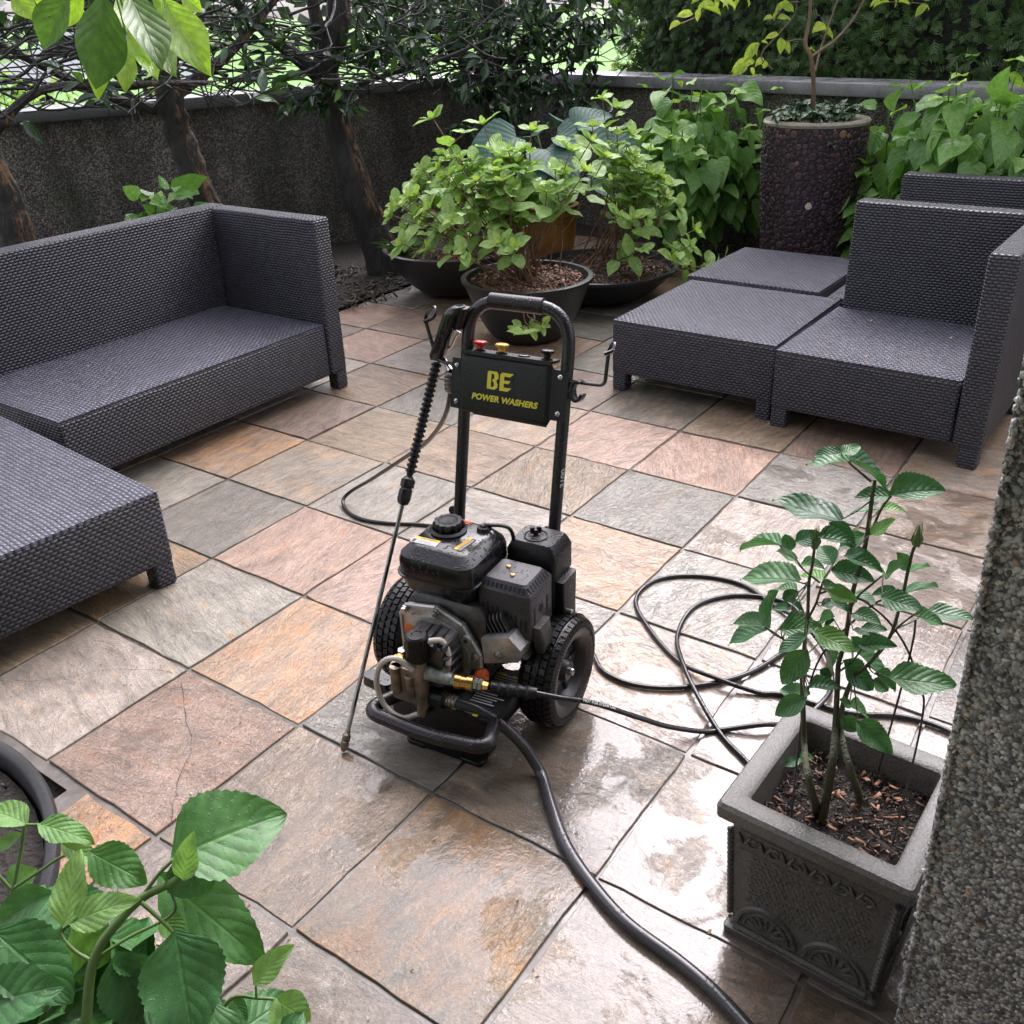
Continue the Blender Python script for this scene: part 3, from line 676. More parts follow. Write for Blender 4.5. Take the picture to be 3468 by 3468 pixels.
# clipped conifer hedge beyond the right-hand wall
def cedar_hedge():
    d = (WALL_R1 - WALL_C).normalized(); n = Vector((-d.y, d.x, 0)); a = WALL_C + d * .42 + n * .75; ln = 6.2; H = 3.0; dep = .7
    ang = math.atan2(d.y, d.x); t = thing('cedar_hedge', 'clipped dark green cedar hedge rising behind the right-hand wall', 'hedge', a, ang)
    vs, fs = [], []; nx, nz = 62, 30; q = random.Random(8)
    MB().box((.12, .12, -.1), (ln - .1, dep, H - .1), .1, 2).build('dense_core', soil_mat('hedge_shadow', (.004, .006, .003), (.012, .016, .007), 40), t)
    def frond(k):
        v, f, u = [], [], []
        def lobe(x0, y0, x1, y1, w_, z):
            dx, dy = x1 - x0, y1 - y0; L_ = math.hypot(dx, dy); px, py = -dy / L_ * w_, dx / L_ * w_; o = len(v)
            v.extend([(x0 - px * .5, y0 - py * .5, 0), (x0 + px * .5, y0 + py * .5, 0), ((x0 + x1) / 2 + px, (y0 + y1) / 2 + py, z * .5), (x1, y1, z)])
            f.append((o, o + 3, o + 2, o + 1)); u.extend([(.5, 0)] * 4)
        lobe(0, 0, 0, 1, .09, -.15)
        for i in range(4):
            y = .18 + i * .2; s_ = .5 - i * .08
            lobe(0, y, -s_, y + s_ * .75, .085, -.1 - .05 * k); lobe(0, y + .06, s_, y + .06 + s_ * .75, .085, -.1 + .05 * k)
        return np.array(v), np.array(f), np.array(u)
    lv = Leaves(frond(0), frond(2), frond(-2))
    def bumpy(x, z): return .07 * math.sin(x * 2.3 + z * 1.7) + .05 * math.sin(x * 5.1 - z * 3.9) + .03 * math.sin(z * 7 + x)
    for k in range(15000):
        x, z = q.uniform(0, ln), .35 + q.random() ** 1.5 * (H - .35); y = .05 + bumpy(x, z) + abs(q.gauss(0, .05)) - .04
        patch = .5 + .5 * math.sin(x * 1.9 + 1.2 * math.sin(z * 2.4)) * math.cos(z * 2.1 + x * .7)
        sz = q.uniform(.05, .10); lv.add((x, y, z), (q.gauss(0, .75), q.gauss(-.45, .35), q.gauss(.05, .8)), (q.gauss(0, .5), -1, q.gauss(.3, .5)), sz, .95, max(0, min(1, q.random() ** 1.4 * .55 + .42 * patch)))
    for k in range(2600):
        e = q.random(); z = q.uniform(.4, H)
        if e < .6: lv.add((q.gauss(.02, .05), q.uniform(0, dep), z), (q.gauss(-.6, .4), q.gauss(0, .5), q.gauss(.2, .7)), (-1, q.gauss(0, .5), .4), q.uniform(.06, .11), .95)
        else: lv.add((q.uniform(0, ln), q.uniform(0, dep), H + q.gauss(0, .04)), (q.gauss(0, .6), q.gauss(-.2, .5), q.gauss(.7, .4)), (q.gauss(0, .5), -.4, 1), q.uniform(.06, .11), .95)
    lv.build('foliage', M_CEDAR, t)
cedar_hedge()

# beyond the wall: far trees, a bed of pale plants, a stone post, a parked car
FAR_T = leaf_tpl(round_ovate, 2, 1, .1, .1)
M_FAR = leaf_mat('far_tree_leaf', (.02, .045, .02), (.06, .11, .04), rough=.6, trans=.1, veinb=0)
def far_tree(x, y, h, r_, label, seed):
    q = random.Random(seed); t = thing('broadleaf_tree', label, 'tree', (x, y, -.16), 0, 'far trees across the lawn')
    m = MB(); m.tube([(0, 0, 0), (.1, 0, h * .3), (0, .1, h * .7)], [.28, .22, .08], 8)
    for k in range(5):
        a = q.uniform(0, 6.28); m.tube([(0.05, 0, h * .3), (math.cos(a) * r_ * .5, math.sin(a) * r_ * .5, h * .6)], [.1, .03], 6)
    m.build('trunk', M_BARK, t); lv = Leaves(FAR_T)
    cl = [Vector((q.gauss(0, r_ * .45), q.gauss(0, r_ * .45), h * q.uniform(.28, .95))) for _ in range(16)]
    for k in range(2200):
        c_ = q.choice(cl); p = c_ + Vector((q.gauss(0, r_ * .22), q.gauss(0, r_ * .22), q.gauss(0, h * .07)))
        if p.z < h * .16: continue
        lv.add(p, (q.gauss(0, 1), q.gauss(0, 1), q.gauss(0, 1)), (q.gauss(0, 1), q.gauss(0, 1), 1), q.uniform(.25, .5), .8)
    lv.build('crown', M_FAR, t)
for x, y, h, r_, lb in ((-34, 58, 11, 5, 'far broadleaf tree at the road end of the lawn'), (-21, 62, 9, 4.5, 'far rounded tree second from the road'), (-11, 66, 12, 5.5, 'far tall tree in the middle of the lawn edge'), (-2, 60, 9, 4.5, 'far tree directly behind the corner laurel'), (8, 64, 11, 5, 'far tree beside the end of the cedar hedge'), (19, 60, 10, 5, 'far tree hidden mostly by the cedar hedge')):
    far_tree(x, y, h, r_, lb, int(x * 7 + 400))
def treeline():
    q = random.Random(71); lv = Leaves(FAR_T)
    for k in range(5200):
        x = q.uniform(-95, 60); h = 8 + 2.5 * math.sin(x * .31) + 1.5 * math.sin(x * .83 + 1); z = -.2 + h * q.random() ** .8
        lv.add((x, 74 + q.gauss(0, 1.6) + abs(x) * .05, z), (q.gauss(0, 1), q.gauss(0, 1), q.gauss(0, 1)), (q.gauss(0, 1), q.gauss(-1, 1), 1), q.uniform(.9, 1.7), .8)
    o = lv.build('treeline', M_FAR); kind(o, 'stuff'); tag(o, 'dark mass of trees closing off the far side of the lawn', 'trees')
treeline()
t = thing('stone_post', 'pale weathered stone post on the lawn beyond the corner', 'post', (-1.35, 14.5, -.16))
MB().loft([(0, .16, .16, 0, 0, .05), (.62, .15, .15, 0, 0, .05), (.7, .12, .12, 0, 0, .05), (.78, .17, .17, 0, 0, .06), (.86, .12, .12, 0, 0, .06)], 4).build('shaft', granite('post_stone', (.25, .23, .19), (.42, .39, .33), 40), t)
def parked_car(x, y, rz):
    t = thing('parked_car', 'white hatchback parked across the road beyond the wall', 'car', (x, y, -.12), rz)
    wp = simple('white_car_paint', (.72, .72, .74), .15, coat=.6); gl = simple('car_glass', (.02, .025, .03), .05); tr = M_RUBBER
    prof = [(-2.0, .35), (-2.02, .65), (-1.9, .88), (-1.2, .95), (-.55, 1.42), (.9, 1.46), (1.65, 1.0), (2.0, .92), (2.05, .4)]
    Mx = Matrix(((1, 0, 0, 0), (0, 0, -1, .85), (0, 1, 0, 0), (0, 0, 0, 1)))
    MB().prism(prof, 0, 1.7, M=Mx).build('body', wp, t, smooth=30)
    for s_ in (-1, 1):
        MB().prism([(-.95, 1.0), (-.45, 1.36), (.25, 1.39), (.25, 1.0)], -.006, .006, M=Matrix(((1, 0, 0, 0), (0, 0, -1, s_ * .855), (0, 1, 0, 0), (0, 0, 0, 1)))).build('side_window', gl, t)
        MB().prism([(.32, 1.0), (.32, 1.39), (.85, 1.39), (1.4, 1.02)], -.006, .006, M=Matrix(((1, 0, 0, 0), (0, 0, -1, s_ * .855), (0, 1, 0, 0), (0, 0, 0, 1)))).build('side_window', gl, t)
        for xx in (-1.25, 1.25):
            wh = MB().lathe([(.0, -.1), (.2, -.1), (.31, -.09), (.32, 0), (.31, .09), (.2, .1), (0, .1)], 24, M=Matrix.Translation((xx, s_ * .8, .32)) @ Matrix.Rotation(R(90), 4, 'X')).build('wheel', tr, t)
    return t
parked_car(-8.4, 22.0, .3)
# low pale-leaved planting on the far side of the wall, left
def border_plants():
    q = random.Random(44); tp = (leaf_tpl(ovate, 4, 1, .2, .3), leaf_tpl(ovate, 4, 1, .3, .5))
    for k, (s_, lab) in enumerate(((1.2, 'pale bedding plant over the wall behind the nearest laurel trunk'), (1.95, 'pale bedding plant over the wall between the two nearest trunks'), (2.6, 'pale bedding plant over the wall beside the bent trunk'))):
        c_ = WALL_L0 + WALL_DIR * s_ * 1.25 + WALL_N * .75; t = thing('bedding_plant', lab, 'plant', (c_.x, c_.y, -.1), 0, 'bedding plants beyond the wall'); lv = Leaves(*tp); m = MB()
        for e in range(40):
            a = q.uniform(0, 6.28); r_ = .5 * q.random() ** .5; p = Vector((r_ * math.cos(a), r_ * math.sin(a), q.uniform(.85, 1.32)))
            m.tube([(p.x * .3, p.y * .3, 0), (p.x * .8, p.y * .8, p.z * .6), p], [.006, .005, .003], 4)
            for f_ in range(7): lv.add(p + Vector((0, 0, -.03 * f_)), (q.gauss(0, 1), q.gauss(0, 1), q.gauss(.2, .4)), (0, q.gauss(0, .4), 1), q.uniform(.07, .13), .55)
        m.build('stem', M_GREENSTEM, t); lv.build('foliage', M_HYD, t)
border_plants()

# ================================================================== PLANTS IN THE BEDS
OV = (leaf_tpl(blunt, 7, 2, .14, .14, .03), leaf_tpl(blunt, 7, 2, .24, .26, .04), leaf_tpl(blunt, 7, 2, .1, .02, .04))
HEART = (leaf_tpl(heart, 8, 2, .16, .30, .04), leaf_tpl(heart, 8, 2, .28, .45, .03), leaf_tpl(heart, 8, 2, .1, .2, .06))
def broad_shrub(name, label, base, rx, ry, z0, z1, n, seed, lsz=(.085, .15), lean=(0, 0)):
    """stems from the soil, big heart-shaped leaves hanging outwards like shingles"""
    q = random.Random(seed); t = thing(name, label, 'shrub', base, 0, 'broad-leaved shrubs against the wall'); m = MB(); lv = Leaves(*HEART)
    ns = max(8, n // 16)
    for k in range(ns):
        a = q.uniform(0, 6.28); r_ = q.random() ** .5; z = q.uniform(z0 + (z1 - z0) * .35, z1) * (1 - .12 * r_ * r_)
        tip = Vector((lean[0] + rx * r_ * math.cos(a), lean[1] + ry * r_ * math.sin(a), z)); b = Vector((tip.x * .3 + q.gauss(0, .04), tip.y * .3 + q.gauss(0, .04), 0))
        pts = cat([b, b.lerp(tip, .5) + Vector((0, 0, .06)), tip], 6); m.tube(pts, list(np.linspace(.006, .003, len(pts))), 5)
        cnt = 16
        for e in range(cnt):
            f_ = 1 - .62 * (e / cnt) ** 1.1; p = pts[min(int(f_ * (len(pts) - 1)), len(pts) - 1)] + Vector((q.gauss(0, .045), q.gauss(0, .045), q.gauss(0, .03)))
            if p.z < z0: continue
            out = Vector((p.x - lean[0] * .6, p.y - lean[1] * .6, 0)); out = out.normalized() if out.length > .03 else Vector((q.gauss(0, 1), q.gauss(-1, 1), 0)).normalized()
            out = (out + Vector((q.gauss(0, .55), q.gauss(-.35, .55), 0))).normalized(); top = e < 3
            d = out * (.9 if top else .75) + Vector((0, 0, q.gauss(.25, .3) if top else q.gauss(-.75, .3)))
            nr = out * .75 + Vector((0, 0, .8)) + Vector((q.gauss(0, .25), q.gauss(0, .25), 0))
            s_ = q.uniform(*lsz) * (.6 if e < 2 else 1); pet = p + out * .03
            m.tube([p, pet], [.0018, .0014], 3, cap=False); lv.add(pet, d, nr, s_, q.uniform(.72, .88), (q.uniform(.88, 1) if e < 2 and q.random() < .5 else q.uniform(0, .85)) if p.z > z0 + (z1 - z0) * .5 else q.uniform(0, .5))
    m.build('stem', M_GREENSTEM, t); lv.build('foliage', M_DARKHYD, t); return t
broad_shrub('broad_leaved_shrub', 'broad-leaved green shrub between the hydrangea and the tall purple planter', (1.12, 6.0, 0), .44, .34, .12, 1.10, 700, 21, (.10, .17))
broad_shrub('broad_leaved_shrub', 'narrow broad-leaved shrub just right of the tall purple planter', (2.02, 5.2, 0), .22, .2, .22, 1.02, 300, 22, (.10, .16))
broad_shrub('broad_leaved_shrub', 'tallest broad-leaved shrub rising behind the far wicker chair', (2.38, 4.80, 0), .46, .34, .3, 1.24, 900, 23, (.11, .18))
broad_shrub('broad_leaved_shrub', 'young broad-leaved plant peeping over the left sofa backrest', (-1.62, 4.70, 0), .09, .07, .56, .82, 110, 24, (.11, .17))

def hydrangea(name, label, base, tips, seed, lsz=(.080, .125), base_z=.28, spread=.05):
    q = random.Random(seed); t = thing(name, label, 'shrub', base, 0, 'potted hydrangeas'); m = MB(); lv = Leaves(*OV)
    for tip in tips:
        tip = Vector(tip); b = Vector((q.gauss(0, spread), q.gauss(0, spread), base_z - .02)); mid = b.lerp(tip, .45) + Vector((q.gauss(0, .03), q.gauss(0, .03), -.04 if tip.z < .5 else .02))
        pts = cat([b, mid, tip], 7); pts = [p + Vector((q.gauss(0, .003), q.gauss(0, .003), q.gauss(0, .003))) for p in pts]
        m.tube(pts, list(np.linspace(.0046, .0024, len(pts))), 6); n = len(pts)
        ax = (pts[-1] - pts[-3]).normalized(); s0 = ax.orthogonal().normalized(); ph = q.uniform(0, 6.28)
        nodes = q.randint(2, 4) if tip.z > .62 else q.randint(1, 3)
        for e in range(nodes):
            i = n - 1 - e * 1.6; 
            if i < 3: break
            p = pts[int(i)]; ph += math.pi / 2 + q.gauss(0, .25); age = e / nodes
            if e == 0:
                for f_ in range(4):
                    a = ph + f_ * math.pi / 2; side = (Matrix.Rotation(a, 3, ax) @ s0); lv.add(p, ax * (1.1 if f_ % 2 else .55) + side * .8, ax - side * .6 + Vector((0, -.1, .4)), q.uniform(.035, .065), .55, q.uniform(.75, 1))
            for a in (ph, ph + math.pi):
                side = (Matrix.Rotation(a, 3, ax) @ s0); d = side + ax * .4 + Vector((0, 0, .12 - .25 * age + q.gauss(0, .15))); nr = ax * .7 + Vector((q.gauss(0, .25), -.45 + q.gauss(0, .2), .9))
                lv.add(p + side * .008, d, nr, q.uniform(*lsz) * (.8 if e == 0 else 1), q.uniform(.60, .74), min(.85, max(0, .72 - .5 * age + q.gauss(0, .16))))
            if q.random() < .35 and e > 0:      # short side shoot
                a = ph + math.pi / 2; side = (Matrix.Rotation(a, 3, ax) @ s0); e2 = p + side * q.uniform(.04, .1) + Vector((0, 0, q.uniform(.0, .06))); m.tube([p, e2], [.003, .002], 4)
                for f_ in range(4):
                    a2 = f_ * math.pi / 2 + q.random(); s2 = Vector((math.cos(a2), math.sin(a2), .35)); lv.add(e2, s2, (q.gauss(0, .2), -.1, 1), q.uniform(.05, .085), .65, q.uniform(.4, .84))
    m.build('stem', M_REDSTEM, t); lv.build('foliage', M_HYD, t); return t
def dome(q, n, rx, ry, z0, z1, cx=0, cy=0, low=.4):
    out = []
    for _ in range(n):
        a = q.uniform(0, 6.28); r_ = q.random() ** .55; z = z1 - (z1 - z0) * (r_ ** 2) * q.uniform(.6, 1.0) - q.random() * .10
        out.append((cx + rx * r_ * math.cos(a), cy + ry * r_ * math.sin(a), z))
    return out
q = random.Random(77)
tips = dome(q, 52, .52, .30, .52, .90, -.16, .02) + dome(q, 6, .22, .20, .64, .76, .12, -.06) + [(-.43, .05, 1.02), (-.2, .1, .98), (.02, .1, .95), (-.64, -.05, .62), (-.60, -.15, .50), (-.46, -.22, .50), (-.30, -.26, .48), (-.08, -.28, .50), (-.5, .1, .56)]
tips = [p for p in tips if not (p[0] > .02 and p[2] < .73)] + [(.2, 0, .86), (.3, .05, .90), (.12, -.1, .8), (.36, 0, .83), (.25, -.12, .79), (.08, -.2, .72)]
hydrangea('hydrangea_bush', 'bright green hydrangea spreading from the middle black bowl', (.14, 4.62, 0), tips, 31)
tips = dome(q, 26, .34, .25, .45, .80, -.02, -.02) + [(-.3, -.2, .42), (-.33, 0, .5)]
hydrangea('hydrangea_bush', 'hydrangea in the left black bowl behind the bigger bush', (-.22, 5.45, 0), tips, 32, base_z=.26)
tips = [p for p in dome(q, 24, .23, .26, .42, .80, .11, 0) if p[0] > -.02 or p[2] > .62] + [(-.02, .1, 1.02), (.05, .05, .98), (-.08, .0, .9), (.12, -.05, .86), (.22, 0, .78), (.30, -.1, .62), (.36, -.1, .50), (.44, -.14, .40), (.40, -.25, .34), (.5, -.2, .22), (.57, -.12, .16), (.3, -.3, .28), (.15, -.3, .34), (.63, -.05, .2)]
hydrangea('hydrangea_bush', 'loose trailing hydrangea in the shallow right black bowl', (.57, 5.18, 0), tips, 33, base_z=.2, spread=.09)
# a sprig trailing in front of the middle bowl
hydrangea('hydrangea_sprig', 'small green sprig hanging on the front of the middle black bowl', (.13, 4.27, .0), [(-.07, -.03, .155), (-.01, -.04, .15), (.05, -.04, .17)], 34, (.04, .06), .31, .004)

# ================================================================== POTS
def chips(name, parent, n, rad, z, m, seed, sz=(.012, .035), cx=0, cy=0, square=None, zj=.008):
    q = random.Random(seed); V, F, RN = [], [], []
    cube = [(-.5, -.5, -.5), (.5, -.5, -.5), (.5, .5, -.5), (-.5, .5, -.5), (-.5, -.5, .5), (.5, -.5, .5), (.5, .5, .5), (-.5, .5, .5)]; cf = [(0, 3, 2, 1), (4, 5, 6, 7), (0, 1, 5, 4), (1, 2, 6, 5), (2, 3, 7, 6), (3, 0, 4, 7)]
    for k in range(n):
        if square: x, y = cx + q.uniform(-square, square), cy + q.uniform(-square, square)
        else:
            a = q.uniform(0, 6.28); r_ = rad * q.random() ** .5; x, y = cx + r_ * math.cos(a), cy + r_ * math.sin(a)
        L_ = q.uniform(*sz); M = Matrix.Translation((x, y, z + q.uniform(0, zj))) @ Euler((q.gauss(0, .5), q.gauss(0, .5), q.uniform(0, 6.28))).to_matrix().to_4x4() @ Matrix.Diagonal((L_, L_ * q.uniform(.2, .45), L_ * .16, 1))
        o = len(V); V += [tuple(M @ Vector(c)) for c in cube]; F += [tuple(i + o for i in f) for f in cf]; RN += [q.random()] * 8
    o = raw_mesh(name, np.array(V), np.array(F), m, parent, None, np.array(RN), smooth=False); return kind(o, 'stuff')
def bowl(name, label, x, y, R_, h, rb, soil, seed, group, m=None, lip=.018, steep=.55):
    t = thing(name, label, 'plant pot', (x, y, 0), 0, group); prof = [(0, .0), (rb, 0)]
    for k in range(1, 11):
        s_ = k / 10; prof.append((rb + (R_ - rb) * s_ ** steep, h * s_))
    prof += [(R_ + .006, h - .01), (R_ + .008, h + .004), (R_ - .004, h + .008), (R_ - lip, h + .006), (R_ - lip - .004, h - .004), (R_ - lip - .03, soil - .02)]
    MB().lathe(prof, 64).build('bowl', m or M_BLKPOT, t, smooth=50)
    s2 = MB(); q = random.Random(seed); rs = R_ - lip - .012; vs, fs = [(0, 0, soil + .02)], []; nr, na = 9, 40
    for i in range(1, nr + 1):
        for j in range(na):
            a = 2 * math.pi * j / na; r_ = rs * i / nr; vs.append((r_ * math.cos(a), r_ * math.sin(a), soil + .02 * (1 - (i / nr) ** 2) + q.uniform(-.006, .006) * (i < nr)))
    for j in range(na): fs.append((0, 1 + j, 1 + (j + 1) % na))
    for i in range(nr - 1):
        for j in range(na): a = 1 + i * na; fs.append((a + j, a + na + j, a + na + (j + 1) % na, a + (j + 1) % na))
    s2.add(vs, fs).build('soil', M_SOIL, t)
    return t
BG = 'black round planting bowls'
t = bowl('planting_bowl', 'black deep round bowl in the middle, nearest of the three', .12, 4.60, .315, .30, .15, .27, 1, BG, steep=.62); chips('bark_mulch', t, 900, .27, .285, M_CHIP, 1)
t = bowl('planting_bowl', 'wide black bowl beside the forked tree trunk', -.27, 5.50, .40, .265, .12, .235, 2, BG, steep=.5); chips('bark_mulch', t, 700, .35, .245, M_CHIP, 2)
t = bowl('planting_bowl', 'shallow black bowl behind the low wicker ottomans', .55, 5.22, .41, .185, .10, .16, 3, BG, steep=.5); chips('bark_mulch', t, 600, .36, .17, M_CHIP, 3)
t = thing('glazed_pot', 'ochre glazed pot with ribbed rim behind the middle bowl', 'plant pot', (.29, 5.80, 0))
MB().lathe([(0, 0), (.11, 0), (.125, .04), (.155, .2), (.165, .31), (.163, .33), (.172, .335), (.172, .355), (.164, .36), (.174, .366), (.174, .39), (.166, .395), (.178, .402), (.18, .42), (.165, .424), (.15, .42), (.145, .38)], 48).build('body', M_TERRA, t)
MB().lathe([(0, .39), (.148, .385)], 24).build('soil', M_SOIL, t)
# hosta with big ribbed blue-green leaves
def hosta():
    q = random.Random(61); t = thing('hosta', 'hosta with big ribbed blue-green leaves behind the hydrangea', 'plant', (.29, 5.80, .35)); lv = Leaves(leaf_tpl(heart, 12, 4, .22, .42, .03), leaf_tpl(heart, 12, 4, .15, .55, .04)); m = MB()
    for (x, y, z, dx, dy, dz, s_) in ((-.18, -.12, .46, -.75, -.35, -.05, .36), (-.02, -.2, .40, .4, -.8, -.1, .33), (-.13, -.26, .33, -.35, -.9, -.35, .33), (.22, -.02, .44, .7, .1, .15, .32), (.33, -.1, .36, .9, -.35, -.25, .34), (.12, .1, .50, .3, .8, .1, .3), (.05, -.12, .46, .75, -.35, .25, .28), (.28, -.2, .26, .6, -.7, -.4, .3), (-.25, -.02, .30, -.9, .1, -.3, .3), (-.05, .12, .44, -.5, .8, .1, .3), (.16, -.1, .5, .35, .1, .65, .24)):
        p = Vector((x, y, z)); m.tube(cat([(0, 0, 0), (x * .5, y * .5, z * .7), p], 5), .006, 6); lv.add(p, (dx, dy, dz * .5 - .12), (dx * .2, dy * .2 - .55, 1), s_ * .95, .92)
    m.build('stem', M_GREENSTEM, t); lv.build('foliage', M_HOSTA, t)
hosta()
# tall mosaic planter
def mosaic_planter():
    t = thing('mosaic_planter', 'tall purple planter covered in small round mosaic discs', 'planter', (1.655, 5.24, 0)); prof = [(0, 0), (.19, 0), (.205, .06), (.222, .2), (.242, .4), (.256, .6), (.262, .75), (.262, .875)]
    core = simple('planter_grout', (.016, .011, .012), .6, bump=.4, bscale=80)
    MB().lathe(prof + [(.255, .88), (.222, .88), (.215, .83)], 64).build('body', core, t)
    MB().lathe([(.266, .872), (.270, .885), (.262, .896), (.226, .896), (.220, .885), (.222, .865)], 64).build('rim', granite('pale_rim', (.20, .18, .14), (.38, .34, .27), 90), t)
    MB().lathe([(0, .868), (.222, .862)], 32).build('soil', M_SOIL, t)
    q = random.Random(15); pts = []; V, F, RN = [], [], []
    zs = np.array([p[1] for p in prof[1:]]); rs = np.array([p[0] for p in prof[1:]])
    grid = {}
    for k in range(26000):
        z = q.uniform(.015, .865); r_ = float(np.interp(z, zs, rs)); a = q.uniform(0, 6.28); rad = q.choice((.020, .016, .013, .011, .009, .007)) * (1.0 if k < 9000 else .6)
        x, y = r_ * a, z; key = (int(x / .042), int(y / .042)); ok = True
        for gx in (-1, 0, 1):
            for gy in (-1, 0, 1):
                for (px, py, pr) in grid.get((key[0] + gx, key[1] + gy), ()):
                    if (px - x) ** 2 + (py - y) ** 2 < ((pr + rad) * .97) ** 2: ok = False; break
                if not ok: break
            if not ok: break
        if not ok: continue
        grid.setdefault(key, []).append((x, y, rad))
        c_ = Vector((r_ * math.cos(a), r_ * math.sin(a), z)); nrm = Vector((math.cos(a), math.sin(a), -.08)).normalized(); tx = Vector((-math.sin(a), math.cos(a), 0)); ty = nrm.cross(tx); n = 10; o = len(V); th = q.uniform(.003, .006)
        for lv_, rr in ((0, 1.0), (th * .7, .98), (th, .80), (th * .86, .5)):
            for j in range(n):
                b = 2 * math.pi * j / n; V.append(tuple(c_ + nrm * lv_ + (tx * math.cos(b) + ty * math.sin(b)) * rad * rr))
        for i in range(3):
            for j in range(n): F.append((o + i * n + j, o + i * n + (j + 1) % n, o + (i + 1) * n + (j + 1) % n, o + (i + 1) * n + j))
        for j in range(n // 2 - 1): F.append((o + 3 * n + j, o + 3 * n + j + 1, o + 3 * n + n - 2 - j, o + 3 * n + n - 1 - j))
        worn = q.random() < (.05 + .35 * max(0, (z - .74) / .12)); RN += [q.uniform(.85, 1) if worn and q.random() < .6 else q.uniform(0, .6)] * (4 * n)
    m, T = new_mat('purple_mosaic'); c = T.ramp(T.attr('rnd', 'Fac'), (0, (.034, .020, .029)), (.62, (.075, .045, .058)), (.86, (.09, .05, .056)), (1, (.22, .12, .075)))
    T.out(T.bsdf(color=c, rough=.3, normal=T.bump(T.noise(T.geo(), 200, 2), .2, .002)))
    raw_mesh('mosaic_discs', np.array(V), np.array(F), m, t, None, np.array(RN), smooth=False)
    d = Vector((-.28, -.96, 0)).normalized(); c_ = d * .249 + Vector((0, 0, .50))
    MB().lathe([(0, .007), (.016, .006), (.019, 0)], 16, M=Matrix.Translation(c_) @ d.to_track_quat('Z', 'Y').to_matrix().to_4x4()).build('pale_disc', simple('pale_disc', (.45, .38, .30), .5), t)
mosaic_planter()
MAG = [(-0.704,1.978,1.517,-0.727,1.917,1.359,0.093,0),
 (-0.801,2.098,1.529,-0.885,2.066,1.426,0.067,0),
 (-0.962,2.189,1.529,-0.914,2.151,1.477,0.048,1),
 (-0.749,2.182,1.515,-0.704,2.105,1.438,0.044,1),
 (-0.672,2.012,1.517,-0.592,1.887,1.399,0.068,0),
 (-0.696,2.02,1.426,-0.693,1.956,1.351,0.028,1),
 (-0.714,2.108,1.463,-0.671,2.045,1.385,0.04,1),
 (-0.697,2.113,1.43,-0.651,2.02,1.373,0.044,1),
 (-0.647,2.066,1.426,-0.604,1.977,1.377,0.029,2),
 (-0.698,2.193,1.494,-0.67,2.199,1.421,0.052,2),
 (-0.646,2.069,1.517,-0.599,2.041,1.453,0.031,1),
 (-0.619,2.039,1.503,-0.527,1.932,1.381,0.041,1),
 (-0.604,2.12,1.506,-0.566,2.088,1.481,0.039,1),
 (-0.609,2.141,1.439,-0.585,2.148,1.374,0.026,2),
 (-0.915,2.249,1.535,-0.941,2.26,1.493,0.034,1),
 (-0.836,2.246,1.529,-0.894,2.234,1.456,0.023,1),
 (-0.783,2.085,1.44,-0.762,2.01,1.345,0.036,1)]
FRONT_LEAVES= [(-0.471,0.918,0.468,-0.34,0.983,0.484,0.124,0),
 (-0.473,0.935,0.456,-0.439,0.912,0.399,0.083,0),
 (-0.449,0.876,0.474,-0.431,0.889,0.535,0.019,2),
 (-0.614,0.966,0.429,-0.541,0.947,0.389,0.06,0),
 (-0.663,0.986,0.426,-0.607,0.967,0.409,0.029,1),
 (-0.613,0.858,0.418,-0.6,0.912,0.487,0.034,2),
 (-0.6,0.859,0.42,-0.518,0.86,0.459,0.021,2),
 (-0.522,0.961,0.378,-0.383,0.907,0.261,0.079,0),
 (-0.455,0.827,0.424,-0.424,0.742,0.34,0.104,0),
 (-0.601,0.924,0.308,-0.553,0.921,0.242,0.087,0),
 (-0.639,0.913,0.352,-0.623,0.912,0.21,0.062,1),
 (-0.663,0.805,0.469,-0.567,0.755,0.408,0.085,0),
 (-0.666,0.744,0.418,-0.573,0.742,0.455,0.073,0),
 (-0.716,1.002,0.454,-0.775,1.022,0.474,0.047,1),
 (-0.694,1.001,0.452,-0.615,0.977,0.449,0.036,1),
 (-0.773,1.002,0.328,-0.74,1.013,0.349,0.047,1),
 (-0.654,0.912,0.414,-0.739,0.89,0.379,0.05,0),
 (-0.688,0.964,0.341,-0.588,0.944,0.329,0.053,0),
 (-0.39,0.875,0.26,-0.338,0.894,0.309,0.032,2),
 (-0.374,0.889,0.201,-0.326,0.88,0.158,0.051,1),
 (-0.444,0.904,0.187,-0.42,0.884,0.165,0.024,0),
 (-0.642,0.884,0.191,-0.575,0.864,0.183,0.037,0),
 (-0.583,0.897,0.3,-0.549,0.852,0.2,0.086,0),
 (-0.724,0.994,0.441,-0.764,0.983,0.424,0.021,1),
 (-0.367,0.843,0.201,-0.364,0.871,0.226,0.018,2),
 (-0.658,0.938,0.293,-0.697,0.918,0.278,0.053,0),
 (-0.516,0.921,0.346,-0.487,0.9,0.321,0.034,1),
 (-0.444,0.896,0.129,-0.499,0.924,0.157,0.044,0),
 (-0.681,0.824,0.25,-0.71,0.835,0.268,0.055,0)]
